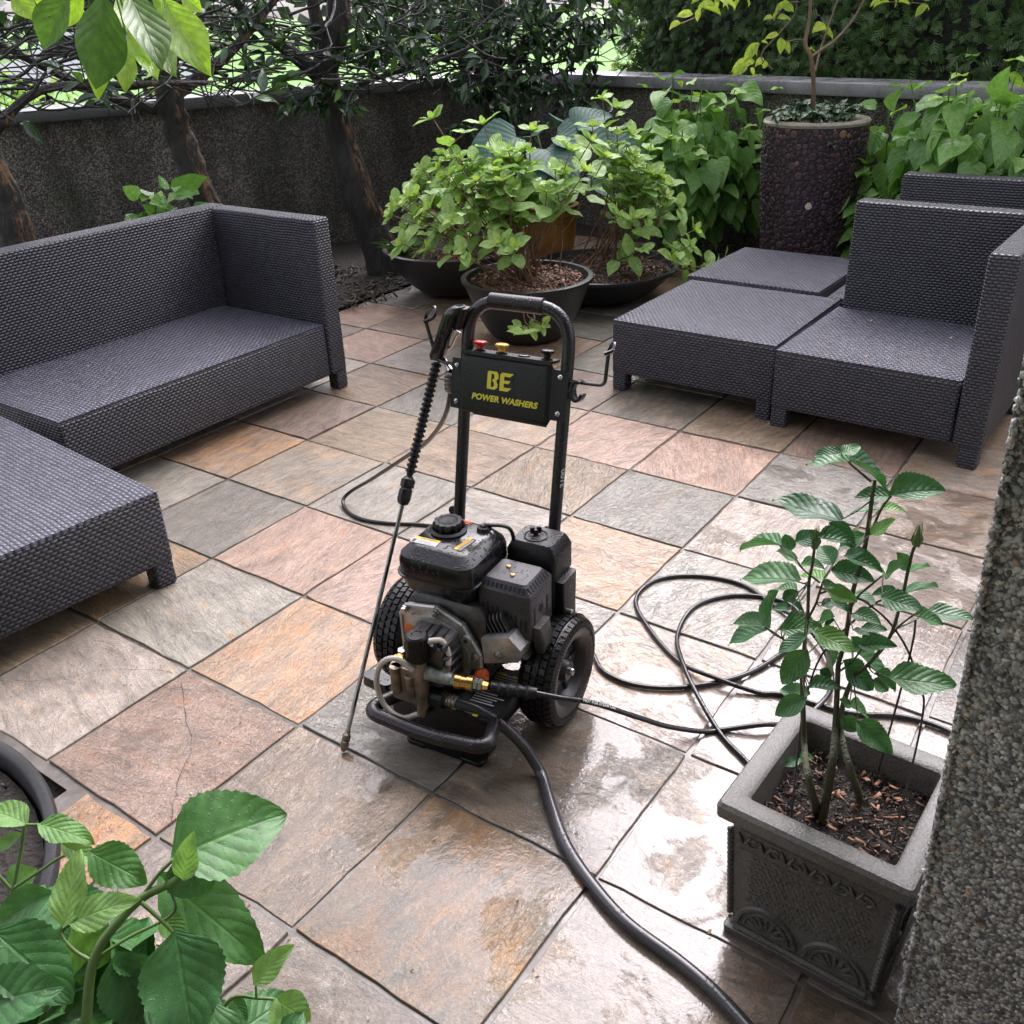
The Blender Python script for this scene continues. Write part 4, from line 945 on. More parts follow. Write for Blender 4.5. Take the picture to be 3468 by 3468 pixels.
FRONT_STEMS= [(-0.604,0.8,0.247,-0.603,0.814,0.272,-0.596,0.841,0.323,-0.587,0.857,0.353,-0.566,0.872,0.381,-0.522,0.892,0.419,-0.474,0.903,0.439,-0.469,0.909,0.451),
 (-0.522,0.892,0.419,-0.498,0.907,0.446,-0.471,0.918,0.468),
 (-0.514,0.876,0.431,-0.49,0.865,0.41,-0.469,0.854,0.39),
 (-0.611,0.88,0.312,-0.558,0.895,0.339,-0.493,0.911,0.368,-0.504,0.931,0.407),
 (-0.593,0.854,0.347,-0.616,0.861,0.361,-0.633,0.872,0.381,-0.627,0.878,0.393),
 (-0.758,0.959,0.332,-0.748,0.973,0.358,-0.736,0.997,0.402,-0.728,1.016,0.438),
 (-0.741,0.966,0.366,-0.7,0.977,0.388,-0.667,0.986,0.404,-0.627,0.987,0.406),
 (-0.469,0.87,0.166,-0.437,0.891,0.204,-0.4,0.89,0.204,-0.373,0.889,0.201),
 (-0.395,0.878,0.222,-0.395,0.888,0.242),
 (-0.752,0.972,0.355,-0.767,0.981,0.372,-0.782,0.987,0.385),
 (-0.717,1.001,0.453,-0.694,1.001,0.452),
 (-0.681,0.82,0.241,-0.664,0.843,0.285,-0.643,0.885,0.364,-0.624,0.892,0.377)]
ROSE_LEAVES= [(0.463,1.193,0.9,0.425,1.193,0.893,0.019,0),
 (0.434,1.12,0.932,0.462,1.135,0.934,0.01,0),
 (0.447,1.126,0.918,0.409,1.167,0.891,0.008,0),
 (0.465,1.168,0.898,0.526,1.169,0.866,0.025,0),
 (0.521,1.147,0.854,0.591,1.144,0.869,0.019,0),
 (0.531,1.17,0.84,0.484,1.175,0.841,0.012,0),
 (0.534,1.202,0.801,0.567,1.198,0.805,0.007,0),
 (0.528,1.194,0.805,0.493,1.208,0.799,0.004,0),
 (0.494,1.128,0.803,0.522,1.125,0.826,0.011,0),
 (0.448,1.129,0.828,0.371,1.178,0.83,0.025,0),
 (0.468,1.214,0.775,0.5,1.19,0.749,0.03,0),
 (0.522,1.217,0.752,0.488,1.213,0.734,0.022,0),
 (0.414,1.195,0.757,0.449,1.199,0.766,0.027,0),
 (0.441,1.181,0.77,0.492,1.172,0.771,0.009,0),
 (0.405,1.239,0.726,0.358,1.289,0.707,0.008,0),
 (0.437,1.29,0.684,0.434,1.307,0.705,0.034,0),
 (0.439,1.257,0.69,0.404,1.251,0.706,0.018,0),
 (0.483,1.22,0.701,0.47,1.249,0.718,0.032,0),
 (0.465,1.174,0.719,0.518,1.152,0.717,0.03,0),
 (0.461,1.189,0.693,0.437,1.23,0.683,0.022,0),
 (0.474,1.155,0.753,0.517,1.129,0.751,0.016,0),
 (0.455,1.108,0.784,0.474,1.094,0.797,0.01,0),
 (0.436,1.228,0.667,0.363,1.29,0.647,0.012,0),
 (0.593,1.207,0.697,0.569,1.206,0.725,0.02,0),
 (0.596,1.217,0.684,0.616,1.187,0.707,0.012,0),
 (0.557,1.205,0.69,0.531,1.195,0.71,0.014,0),
 (0.532,1.144,0.728,0.542,1.11,0.762,0.016,0),
 (0.447,1.262,0.628,0.424,1.295,0.616,0.012,0),
 (0.439,1.139,0.721,0.457,1.133,0.717,0.014,0),
 (0.454,1.153,0.698,0.492,1.135,0.692,0.02,0),
 (0.505,1.182,0.67,0.523,1.147,0.68,0.014,0),
 (0.581,1.202,0.654,0.545,1.204,0.657,0.015,0),
 (0.558,1.139,0.7,0.586,1.097,0.729,0.007,0),
 (0.505,1.085,0.728,0.543,1.047,0.73,0.028,0),
 (0.571,1.114,0.674,0.619,1.12,0.657,0.022,0),
 (0.626,1.186,0.63,0.68,1.159,0.629,0.022,0),
 (0.392,1.217,0.592,0.345,1.249,0.587,0.018,0),
 (0.409,1.28,0.547,0.422,1.263,0.626,0.035,0),
 (0.412,1.267,0.552,0.35,1.289,0.516,0.013,0),
 (0.426,1.226,0.595,0.464,1.224,0.595,0.033,0),
 (0.414,1.215,0.586,0.471,1.201,0.597,0.024,0),
 (0.476,1.221,0.596,0.485,1.184,0.628,0.022,0),
 (0.422,1.129,0.636,0.386,1.123,0.609,0.017,0),
 (0.445,1.15,0.627,0.488,1.11,0.617,0.031,0),
 (0.426,1.129,0.609,0.396,1.125,0.556,0.036,0),
 (0.476,1.203,0.573,0.511,1.213,0.495,0.033,0),
 (0.512,1.143,0.605,0.548,1.118,0.625,0.021,0),
 (0.498,1.161,0.561,0.541,1.153,0.512,0.037,0),
 (0.532,1.211,0.544,0.599,1.209,0.491,0.021,0),
 (0.538,1.135,0.555,0.578,1.131,0.527,0.025,0),
 (0.555,1.122,0.558,0.642,1.103,0.55,0.023,0),
 (0.403,1.172,0.67,0.436,1.181,0.646,0.025,0),
 (0.412,1.216,0.644,0.435,1.22,0.653,0.02,0),
 (0.477,1.192,0.657,0.498,1.17,0.65,0.017,0),
 (0.507,1.17,0.643,0.527,1.132,0.656,0.011,0),
 (0.48,1.104,0.661,0.501,1.096,0.656,0.01,0),
 (0.463,1.188,0.647,0.486,1.199,0.648,0.017,0),
 (0.396,1.138,0.677,0.376,1.151,0.675,0.016,0),
 (0.483,1.181,0.624,0.47,1.194,0.602,0.019,0),
 (0.523,1.205,0.574,0.543,1.197,0.554,0.017,0),
 (0.524,1.175,0.612,0.555,1.16,0.616,0.007,0),
 (0.437,1.224,0.7,0.458,1.198,0.714,0.014,0),
 (0.467,1.199,0.47,0.431,1.227,0.455,0.021,0),
 (0.447,1.145,0.526,0.498,1.154,0.522,0.022,0),
 (0.535,1.202,0.438,0.579,1.212,0.411,0.022,0),
 (0.5,1.139,0.47,0.523,1.124,0.455,0.026,0),
 (0.52,1.123,0.472,0.557,1.077,0.454,0.027,0),
 (0.431,1.122,0.524,0.389,1.124,0.495,0.017,0),
 (0.483,1.246,0.285,0.456,1.236,0.283,0.013,0),
 (0.475,1.22,0.313,0.485,1.199,0.336,0.011,0),
 (0.492,1.102,0.527,0.47,1.092,0.543,0.014,0),
 (0.558,1.18,0.507,0.581,1.169,0.496,0.026,0),
 (0.477,1.194,0.521,0.492,1.184,0.514,0.017,0)]
ROSE_STEMS= [(0.459,1.183,0.905,0.47,1.178,0.89,0.489,1.169,0.874,0.498,1.165,0.867),
 (0.502,1.163,0.869,0.502,1.163,0.839,0.503,1.163,0.81,0.503,1.163,0.756,0.497,1.165,0.686,0.497,1.165,0.607,0.493,1.167,0.551),
 (0.524,1.153,0.851,0.514,1.157,0.824,0.507,1.161,0.786),
 (0.563,1.135,0.782,0.56,1.136,0.769,0.559,1.137,0.736,0.558,1.137,0.695,0.552,1.14,0.619,0.531,1.15,0.562,0.515,1.157,0.536),
 (0.441,1.191,0.752,0.441,1.191,0.717,0.44,1.192,0.688,0.444,1.19,0.623,0.445,1.189,0.536),
 (0.467,1.179,0.723,0.458,1.183,0.696,0.453,1.186,0.655,0.444,1.19,0.62),
 (0.42,1.201,0.723,0.431,1.196,0.708,0.454,1.185,0.691),
 (0.388,1.215,0.594,0.415,1.203,0.577,0.443,1.19,0.55),
 (0.583,1.126,0.676,0.559,1.137,0.637,0.531,1.15,0.562),
 (0.53,1.15,0.722,0.507,1.161,0.685,0.496,1.166,0.653),
 (0.455,1.184,0.789,0.448,1.188,0.772,0.446,1.189,0.765),
 (0.522,1.154,0.597,0.511,1.159,0.563,0.497,1.165,0.541)]
ROSE_CANES= [(0.493,1.167,0.551,0.502,1.163,0.435,0.484,1.11,0.4,0.491,1.128,0.275),
 (0.445,1.189,0.536,0.463,1.181,0.383,0.439,1.081,0.4,0.485,1.141,0.275),
 (0.515,1.157,0.536,0.508,1.16,0.482,0.51,1.159,0.426,0.508,1.093,0.4,0.563,1.161,0.275)]
ROSE_WIRES= [(0.463,1.203,0.66,0.481,1.194,0.671,0.511,1.181,0.665,0.531,1.172,0.654,0.557,1.159,0.632,0.586,1.146,0.589,0.612,1.134,0.524,0.62,1.131,0.493,0.622,1.13,0.412,0.578,1.058,0.275),
 (0.545,1.165,0.671,0.531,1.172,0.654,0.495,1.188,0.591,0.472,1.199,0.527,0.462,1.203,0.41,0.438,1.127,0.275),
 (0.588,1.145,0.646,0.59,1.144,0.614,0.589,1.145,0.554,0.583,1.147,0.433,0.616,1.223,0.275)]
BUDS= [(0.441,1.191,0.752),
 (0.563,1.135,0.782)]
DOG_BR= [(1.617,5.2,0.956,1.591,5.15,1.071,1.549,5.1,1.19,1.516,5.1,1.248,1.523,5.1,1.342,1.52,5.1,1.436,1.511,5.1,1.527),
 (1.584,5.2,1.185,1.631,5.2,1.216,1.69,5.2,1.254,1.761,5.2,1.332,1.811,5.2,1.426,1.851,5.2,1.518),
 (1.608,5.2,1.117,1.638,5.25,1.205,1.685,5.3,1.326,1.713,5.3,1.43,1.733,5.3,1.524),
 (1.548,5.2,1.26,1.484,5.15,1.267,1.425,5.1,1.263,1.389,5.1,1.272),
 (1.392,5.2,1.134,1.331,5.2,1.202,1.413,5.2,1.297,1.477,5.2,1.375,1.485,5.2,1.469),
 (0.922,5.2,1.355,0.993,5.25,1.376,1.055,5.3,1.413,1.114,5.3,1.499),
 (1.49,5.2,1.429,1.423,5.15,1.424,1.345,5.1,1.364,1.31,5.1,1.358),
 (1.753,5.2,1.459,1.893,5.2,1.415,1.974,5.2,1.412,2.119,5.2,1.399)]
DOG_LEAVES= [(0.962,5.132,1.394,0.895,5.132,1.4),
 (0.945,5.327,1.352,0.888,5.315,1.334),
 (1.022,5.27,1.422,1.13,5.26,1.399),
 (0.995,5.108,1.416,0.984,5.101,1.366),
 (1.011,5.078,1.423,1.017,5.095,1.45),
 (1.123,5.16,1.442,1.175,5.147,1.417),
 (1.125,5.05,1.45,1.088,5.032,1.432),
 (1.068,5.114,1.46,1.083,5.111,1.42),
 (1.245,5.23,1.45,1.27,5.25,1.425),
 (1.23,5.317,1.447,1.203,5.307,1.404),
 (1.38,5.233,1.362,1.339,5.25,1.359),
 (1.404,5.08,1.421,1.353,5.095,1.395),
 (1.393,5.169,1.417,1.478,5.18,1.402),
 (1.381,5.147,1.394,1.359,5.152,1.359),
 (1.399,5.202,1.361,1.456,5.186,1.367),
 (1.6,5.278,1.288,1.675,5.291,1.31),
 (1.581,5.195,1.315,1.633,5.19,1.325),
 (1.671,5.334,1.301,1.73,5.329,1.266),
 (1.601,5.314,1.217,1.638,5.311,1.207),
 (1.395,5.162,1.29,1.335,5.157,1.285),
 (1.38,5.068,1.277,1.388,5.059,1.214),
 (1.413,5.119,1.259,1.448,5.101,1.218),
 (1.458,5.212,1.25,1.437,5.21,1.227),
 (1.273,5.058,1.258,1.209,5.044,1.189),
 (1.358,5.326,1.255,1.387,5.311,1.25),
 (1.308,5.162,1.253,1.29,5.18,1.204),
 (1.264,5.084,1.233,1.239,5.08,1.202),
 (1.365,5.29,1.18,1.325,5.271,1.157),
 (1.318,5.07,1.184,1.321,5.088,1.146),
 (1.303,5.255,1.159,1.2,5.246,1.138),
 (1.261,5.194,1.155,1.192,5.184,1.125),
 (1.327,5.318,1.164,1.257,5.336,1.157),
 (1.214,5.071,1.155,1.198,5.072,1.123),
 (1.258,5.105,1.152,1.282,5.101,1.118),
 (1.344,5.272,1.157,1.374,5.281,1.155),
 (1.859,5.107,1.416,1.81,5.1,1.402),
 (1.921,5.178,1.414,1.848,5.173,1.413),
 (1.984,5.255,1.42,2.002,5.266,1.391),
 (1.964,5.151,1.412,2.017,5.148,1.406),
 (2.067,5.07,1.393,2.019,5.065,1.356),
 (2.175,5.334,1.389,2.196,5.334,1.372),
 (2.141,5.217,1.414,2.106,5.221,1.423),
 (1.056,5.22,1.437,1.006,5.232,1.407),
 (1.053,5.128,1.468,1.141,5.121,1.442),
 (1.047,5.316,1.462,0.993,5.316,1.444)]
def unpack(row): return [Vector(row[i:i + 3]) for i in range(0, len(row), 3)]
def young_tree():
    q = random.Random(19); t = thing('young_tree', 'slender young tree with yellow-green leaves growing in the tall planter', 'tree', (1.625, 5.22, .86)); o = Vector((1.625, 5.22, .86)); m = MB()
    for k, row in enumerate(DOG_BR):
        P = cat([p - o for p in unpack(row)], 6); r0 = (.0125, .0075, .006, .0035, .004, .004, .003, .003)[k]
        if k == 0: P[0] = Vector((0, 0, -.02))
        MB().tube(P, list(np.linspace(r0, r0 * .5, len(P))), 8).build('branch' if k else 'trunk', M_TANSTEM, t, smooth=70)
    lv = Leaves(leaf_tpl(round_ovate, 7, 2, .35, .35, .05), leaf_tpl(round_ovate, 7, 2, .6, .15, .03))
    for r_ in DOG_LEAVES:
        a, b = Vector(r_[:3]) - o, Vector(r_[3:6]) - o; lv.add(a, b - a, (q.gauss(0, .4), q.gauss(-.6, .4), .8), (b - a).length * 1.05, q.uniform(.5, .68))
    for k in range(520):
        a = q.uniform(0, 6.28); r_ = .62 * q.random() ** .6; p = Vector((r_ * math.cos(a), r_ * math.sin(a), q.uniform(.70, 1.35))); lv.add(p, (q.gauss(0, 1), q.gauss(0, 1), q.gauss(-.4, .4)), (q.gauss(0, .4), q.gauss(-.2, .4), 1), q.uniform(.05, .085), .6)
    lv.build('crown', M_DOG, t)
young_tree()
def ivy():
    q = random.Random(23); t = thing('ivy', 'dark glossy ivy spilling around the young tree stem', 'plant', (1.655, 5.24, .87)); lv = Leaves(leaf_tpl(lambda t: (math.sin(math.pi * t ** .55) ** .8) * (1 + .35 * math.sin(t * 14)), 7, 1, .25, .35), leaf_tpl(heart, 6, 1, .3, .3)); m = MB()
    for k in range(46):
        a = q.uniform(0, 6.28); r_ = .16 * q.random() ** .5; p = Vector((r_ * math.cos(a), r_ * math.sin(a), .01)); e = p + Vector((q.gauss(0, .08), q.gauss(-.03, .08), q.uniform(.02, .09)))
        if k < 5: e = Vector((.02 + .03 * k - .1, -.26, -.03 - .012 * k))
        P = cat([p, p.lerp(e, .5) + Vector((0, 0, .035)), e], 4); m.tube(P, .0016, 4)
        for f_ in range(9):
            c_ = P[q.randint(2, len(P) - 1)]; lv.add(c_, (q.gauss(0, 1), q.gauss(-.3, 1), q.gauss(.1, .4)), (q.gauss(0, .4), -.3, 1), q.uniform(.025, .05), .75)
    m.build('stem', M_GREENSTEM, t); lv.build('foliage', M_IVY, t)
ivy()
def tuft(label, x, y, z, n, h, seed):
    q = random.Random(seed); t = thing('grass_tuft', label, 'grass tuft', (x, y, z)); lv = Leaves(leaf_tpl(lambda t: (1 - t) ** .6 * .9, 7, 1, .3, .55), leaf_tpl(lambda t: (1 - t) ** .6 * .9, 7, 1, .3, .9))
    for k in range(n):
        a = q.uniform(0, 6.28); lv.add((q.gauss(0, .015), q.gauss(0, .015), 0), (math.cos(a) * .7, math.sin(a) * .7, 1), (math.cos(a) * -1, math.sin(a) * -1, 1), h * q.uniform(.6, 1.1), .06)
    lv.build('blades', M_GRASS, t); return t
tuft('green grassy tuft at the left rim of the wide bowl', -.56, 5.40, .24, 30, .16, 1)['group'] = 'grass tufts'
tuft('grassy tuft at the foot of the tall purple planter', 1.38, 5.05, 0, 40, .3, 2)['group'] = 'grass tufts'
# dead leaves and twigs on the soil by the trunk
tag(chips('leaf_debris', None, 420, .5, .03, M_DEADLEAF, 41, (.015, .05), -1.05, 5.6), 'dead leaves and twigs on the soil around the forked trunk', 'leaf litter')
# ================================================================== WICKER FURNITURE
FG = 'charcoal wicker lounge furniture'
def sag(me, x0, x1, y0, y1, top, amt, nx=10):
    pass
def wbox(name, a, b, parent, bev=.012, m=None, dip=0.0):
    """woven box; its top face is a fine grid that may sag a little"""
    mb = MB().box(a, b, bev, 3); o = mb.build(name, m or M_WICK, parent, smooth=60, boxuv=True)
    return o
def seat_module(parent, x0, x1, y0, y1, zt=.31, zb=.075, legs=((0, 0), (1, 0), (0, 1), (1, 1)), dip=.012):
    wbox('apron', (x0, y0, zb), (x1, y1, zt - .012), parent)
    nx, ny = 16, 16; vs, fs = [], []; e = .004
    for i in range(nx + 1):
        for j in range(ny + 1):
            s_, t_ = i / nx, j / ny; vs.append((x0 + e + (x1 - x0 - 2 * e) * s_, y0 + e + (y1 - y0 - 2 * e) * t_, zt - dip * 16 * s_ * (1 - s_) * t_ * (1 - t_) - (.006 if i in (0, nx) or j in (0, ny) else 0)))
    o_ = len(vs); fs = [(i * (ny + 1) + j, (i + 1) * (ny + 1) + j, (i + 1) * (ny + 1) + j + 1, i * (ny + 1) + j + 1) for i in range(nx) for j in range(ny)]
    edge = [i * (ny + 1) for i in range(nx + 1)] + [nx * (ny + 1) + j for j in range(1, ny + 1)] + [i * (ny + 1) + ny for i in range(nx - 1, -1, -1)] + [j for j in range(ny - 1, 0, -1)]
    for k in edge: x, y, z = vs[k]; vs.append((x, y, zt - .03))
    ne = len(edge); fs += [(edge[k], o_ + k, o_ + (k + 1) % ne, edge[(k + 1) % ne]) for k in range(ne)]
    MB().add(vs, fs).build('seat', M_WICK_SHEEN, parent, smooth=50, boxuv=True)
    lw = .062
    for lx, ly in legs:
        ax = x0 + .003 if lx == 0 else x1 - lw - .003; ay = y0 + .003 if ly == 0 else y1 - lw - .003
        wbox('leg', (ax, ay, 0.0), (ax + lw, ay + lw, zb + .02), parent, .008)
# local axes of every piece: x along u, y along v
t = thing('wicker_sofa', 'long charcoal wicker sofa with one armrest on the left of the patio', 'sofa', W(-1.82, .40), YAW, FG)
seat_module(t, .005, .735, 0, 1.235, legs=((1, 0), (0, 0), (0, 1)))
wbox('backrest', (0, -.004, .076), (.11, 1.332, .735), t, .014)
wbox('armrest', (.113, 1.237, .076), (.742, 1.330, .733), t, .014)
wbox('leg', (.680, 1.266, 0), (.739, 1.327, .10), t, .008)
t = thing('wicker_ottoman', 'charcoal wicker ottoman low at the left edge of the patio', 'ottoman', W(-.373, .262), YAW + R(175), FG)
seat_module(t, 0, 1.0, 0, .73, zt=.304)
t = thing('wicker_ottoman', 'near charcoal wicker ottoman on the right, beside the chair seat', 'ottoman', W(-.05, 2.262), YAW + R(-.6), FG)
seat_module(t, 0, .708, 0, .73)
t = thing('wicker_ottoman', 'far charcoal wicker ottoman in front of the purple planter', 'ottoman', W(-.085, 3.035), YAW + R(-1.2), FG)
seat_module(t, 0, .64, 0, .66, zt=.315)
t = thing('wicker_chair', 'near charcoal wicker chair with a back and right arm, bark bits on its seat', 'lounge chair', W(.668, 2.215), YAW + R(-1.5), FG)
seat_module(t, .0, .655, 0, .66, legs=((0, 0),))
wbox('backrest', (.02, .645, .076), (.757, .735, .735), t, .014)
wbox('armrest', (.658, -.012, .076), (.755, .642, .733), t, .014)
wbox('leg', (.685, -.008, 0), (.750, .056, .10), t, .008)
wbox('leg', (.70, .58, 0), (.752, .64, .10), t, .008)
t = thing('wicker_chair', 'far charcoal wicker chair, only its backrest showing behind the near chair', 'lounge chair', W(.60, 2.985), YAW, FG)
seat_module(t, .0, .70, 0, .60, legs=((0, 0), (1, 0)))
wbox('backrest', (.095, .585, .076), (.86, .675, .735), t, .014)
wbox('armrest', (.72, 0, .076), (.82, .582, .733), t, .014)
wbox('leg', (.70, .02, 0), (.76, .08, .10), t, .008)

# bits of bark and petals the rain has knocked onto the furniture and slabs: one loose scatter
def litter():
    q = random.Random(9); V, F, RN = [], [], []
    def bit(p, L_):
        M = Matrix.Translation(p) @ Euler((q.gauss(0, .4), q.gauss(0, .4), q.uniform(0, 6.28))).to_matrix().to_4x4() @ Matrix.Diagonal((L_, L_ * q.uniform(.3, .7), L_ * .3, 1)); o = len(V)
        V.extend(tuple(M @ Vector(c)) for c in ((-.5, 0, 0), (-.1, -.5, .2), (.5, -.1, 0), (.1, .5, .3))); F.append((o, o + 1, o + 2, o + 3)); RN.extend([q.random()] * 4)
    for k in range(46): bit(W(.70 + q.random() * .56, 2.25 + q.random() * .58, .309), q.uniform(.006, .018))
    for k in range(60): bit(W(q.uniform(0, .64), 2.3 + q.random() * .62, .309), q.uniform(.005, .016))
    for k in range(30): bit(W(q.uniform(0, .5), 3.1 + q.random() * .5, .314), q.uniform(.005, .012))
    for k in range(40): bit(W(q.uniform(-1.68, -1.12), q.uniform(.5, 1.6), .309), q.uniform(.004, .013))
    for k in range(9): bit(W(q.uniform(-1.2, -.45), q.uniform(-.3, .22), .310), q.uniform(.008, .018))
    for k in range(70): bit(W(q.uniform(.2, 1.6), q.uniform(-1.1, .2), .004), q.uniform(.004, .012))
    for k in range(80): bit(W(q.uniform(.0, .7), q.uniform(-1.0, -.4), .003), q.uniform(.005, .018))
    for k in range(60): bit(W(q.uniform(-1.7, .2), q.uniform(1.8, 3.6), .003), q.uniform(.005, .016))
    o = raw_mesh('fallen_litter', np.array(V), np.array(F), M_LITTER, None, None, np.array(RN), smooth=False); kind(o, 'stuff'); tag(o, 'small brown bark bits scattered over the seats and wet slabs', 'litter')
litter()

# ================================================================== PRESSURE WASHER
WA = R(-29); AX, AY = -.101, 1.791
wr = thing('pressure_washer', 'black petrol pressure washer with two wheels and a looped handle', 'pressure washer', (AX, AY, 0), WA)
def WL(x, y, z): return Vector((AX + x * math.cos(WA) - y * math.sin(WA), AY + x * math.sin(WA) + y * math.cos(WA), z))
LEAN = R(12); sl, cl_ = math.sin(LEAN), math.cos(LEAN)
HM = Matrix(((1, 0, 0, 0), (0, sl, -cl_, .14), (0, cl_, sl, .16), (0, 0, 0, 1)))      # (x, along the handle, out of its front)
def H(x, s_, n=0): return HM @ Vector((x, s_, n))
XL, XR = -.134, .119
# handle
path = fillet([H(XL, -.03), H(XL, .742), H(XR, .742), H(XR, -.03)], .085, 9)
hf = MB().tube(path, .0142, 16).build('handle_tube', M_BLKSTEEL, wr, smooth=60)
MB().tube([H(-.082, .742), H(-.080, .742), H(.051, .742), H(.053, .742)], [.0150, .0182, .0182, .0150], 18).build('handle_grip', M_BLKPLAST, wr, smooth=50)
for s_, x in enumerate((XL, XR)): MB().lathe([(0, 0), (.011, 0), (.011, .010), (.006, .016), (0, .016)], 12, M=HM @ Matrix.Translation((x - .02, .235, .0)) @ Matrix.Rotation(R(180), 4, 'X')).build('clamp_knob', M_BLKPLAST, wr)
lettering('3100', .022, simple('worn_print', (.28, .28, .28), .5), wr, HM @ Matrix.Translation((XR + .0136, .37, .0055)) @ Matrix.Rotation(R(80), 4, 'Y') @ Matrix.Rotation(R(90), 4, 'Z'), 'lettering', .0003, offset=.0006)
# control panel: side flanges, raised front tray with a ledge on top
pnl = MB()
poly = [(-.162, .492), (-.105, .490), (-.098, .484), (.086, .482), (.096, .500), (.132, .500), (.132, .612), (.095, .612), (.090, .622), (-.133, .622), (-.138, .608), (-.162, .608)]
pnl.prism(poly, .0150, .0175, M=HM)
pnl.loft([(.0176, .114, .066, -.023, .553, .006), (.024, .108, .060, -.023, .553, .008), (.0245, .106, .058, -.023, .553, .008)], 3, M=HM)
pnl.prism([(-.133, .6225), (.090, .6225), (.090, .629), (-.133, .629)], -.022, .024, M=HM)
cp_ = pnl.build('control_panel', M_BLKPLATE, wr, smooth=30)
PF = HM @ Matrix.Translation((0, 0, .0249))
def emblem(grow, z0, z1, m, nm):
    # angular B and E: outer outline with its counters as bridged cut-outs
    Bp = [[(0, .04), (.06, 0), (.62, 0), (.80, .12), (.84, .30), (.70, .50), (.86, .64), (.84, .88), (.70, 1.0), (.10, 1.0), (0, .92)], [(.30, .14), (.50, .14), (.56, .26), (.50, .42), (.40, .46), (.40, .54), (.52, .60), (.54, .78), (.46, .86), (.30, .86)]]
    Ep = [(.98, .0), (1.62, .0), (1.92, .20), (1.80, .20), (1.30, .20), (1.30, .42), (1.66, .42), (1.80, .60), (1.30, .58), (1.30, .80), (1.74, .80), (2.02, 1.0), (1.14, 1.0), (.98, .88)]
    S, X0, Y0 = .041, -.064, .5495; b = MB()
    def tr(p, c): d = Vector(p) - Vector(c); return (X0 + (p[0] * .80 + p[1] * .02) * S + grow * (1 if d.x > 0 else -1), Y0 + p[1] * S + grow * (1 if d.y > 0 else -1))
    if grow:
        b.prism([tr(p, (.42, .5)) for p in Bp[0]], z0, z1, M=PF); b.prism([tr(p, (1.45, .5)) for p in ((.98, 0), (1.62, 0), (1.92, .2), (2.02, 1.0), (1.14, 1.0), (.98, .88))], z0, z1, M=PF)
    else:
        bm = bmesh.new()
        for loops in (Bp, [Ep]):
            es = []
            for lp in loops:
                vs = [bm.verts.new((*tr(p, (.4, .5)), z1)) for p in lp]; es += [bm.edges.new((vs[i], vs[(i + 1) % len(vs)])) for i in range(len(vs))]
            bmesh.ops.triangle_fill(bm, use_beauty=True, use_dissolve=False, edges=es)
        bm.verts.index_update(); b.add([v.co.copy() for v in bm.verts], [[v.index for v in f.verts] for f in bm.faces], M=PF); bm.free()
    return b.build(nm, m, cp_, smooth=0)
emblem(.0022, 0, .0004, M_DKPRINT, 'emblem_outline'); emblem(0, 0, .0009, M_LOGO, 'emblem')
lettering('POWER WASHERS', .0185, M_DKPRINT, cp_, PF @ Matrix.Translation((-.019, .5275, 0)), 'lettering_outline', .0002, shear=.18, offset=.0015, spacing=1.05, xs=1.06)
lettering('POWER WASHERS', .0185, M_LOGO, cp_, PF @ Matrix.Translation((-.019, .5275, .0004)), 'lettering', .0003, shear=.18, offset=.0008, spacing=1.05, xs=1.06)
em = MB(); q = random.Random(3)      # the dark fan of spray strokes beside the emblem
for k in range(9):
    a = R(118 - k * 17); c0 = Vector((-.012, .548)); d = Vector((math.cos(a), math.sin(a))); n = Vector((-d.y, d.x)); r0, r1 = .018 + .001 * k, .036 + .0008 * k
    em.prism([tuple(c0 + d * r0), tuple(c0 + d * (r0 + r1) / 2 + n * .0032), tuple(c0 + d * r1), tuple(c0 + d * (r0 + r1) / 2 - n * .0024)], 0, .0004, M=PF)
em.build('spray_mark', M_DKPRINT, cp_, smooth=0)
for x, s_ in ((-.149, .591), (.112, .597), (-.147, .508), (.112, .516)):
    MB().lathe([(.0068, 0), (.0066, .002), (.004, .0045), (0, .0052)], 14, M=HM @ Matrix.Translation((x, s_, .0175))).build('screw', M_STEEL, cp_)
# grommets on the ledge
GX = (-.100, -.044, .013, .070)
for x in GX: MB().lathe([(.013, 0), (.013, .003), (.009, .0045), (.006, .0045), (.006, .001)], 18, M=HM @ Matrix.Translation((x, .629, .002)) @ Matrix.Rotation(R(-90), 4, 'X')).build('grommet', M_BLKPLAST, cp_)
# wire hooks
pts = fillet([H(XL - .02, .590, .012), H(-.206, .594, .012), H(-.246, .690, .012), H(-.205, .722, .03), H(-.196, .695, .045), H(-.222, .684, .05)], .02, 5)
MB().tube(pts, .0042, 8).build('gun_hook', M_GLOSSBLK, wr)
pts = fillet([H(XR + .01, .590, .010), H(.214, .592, .010), H(.216, .668, .010), H(.232, .690, .022), H(.240, .672, .04), H(.222, .664, .05)], .014, 5)
MB().tube(pts, .0042, 8).build('hose_hook', M_GLOSSBLK, wr)
st = MB(); arc = [(0.153 + .021 * math.cos(a) * .75, .572 + .024 * math.sin(a)) for a in np.linspace(R(60), R(345), 18)]
for (x0, s0), (x1, s1) in zip(arc[:-1], arc[1:]):
    st.add([tuple(H(x0, s0, -.004)), tuple(H(x1, s1, -.004)), tuple(H(x1, s1, .024)), tuple(H(x0, s0, .024))], [(0, 1, 2, 3)])
so = st.build('hose_strap', M_BLKPLAST, wr); sm_ = so.modifiers.new('thickness', 'SOLIDIFY'); sm_.thickness = .006
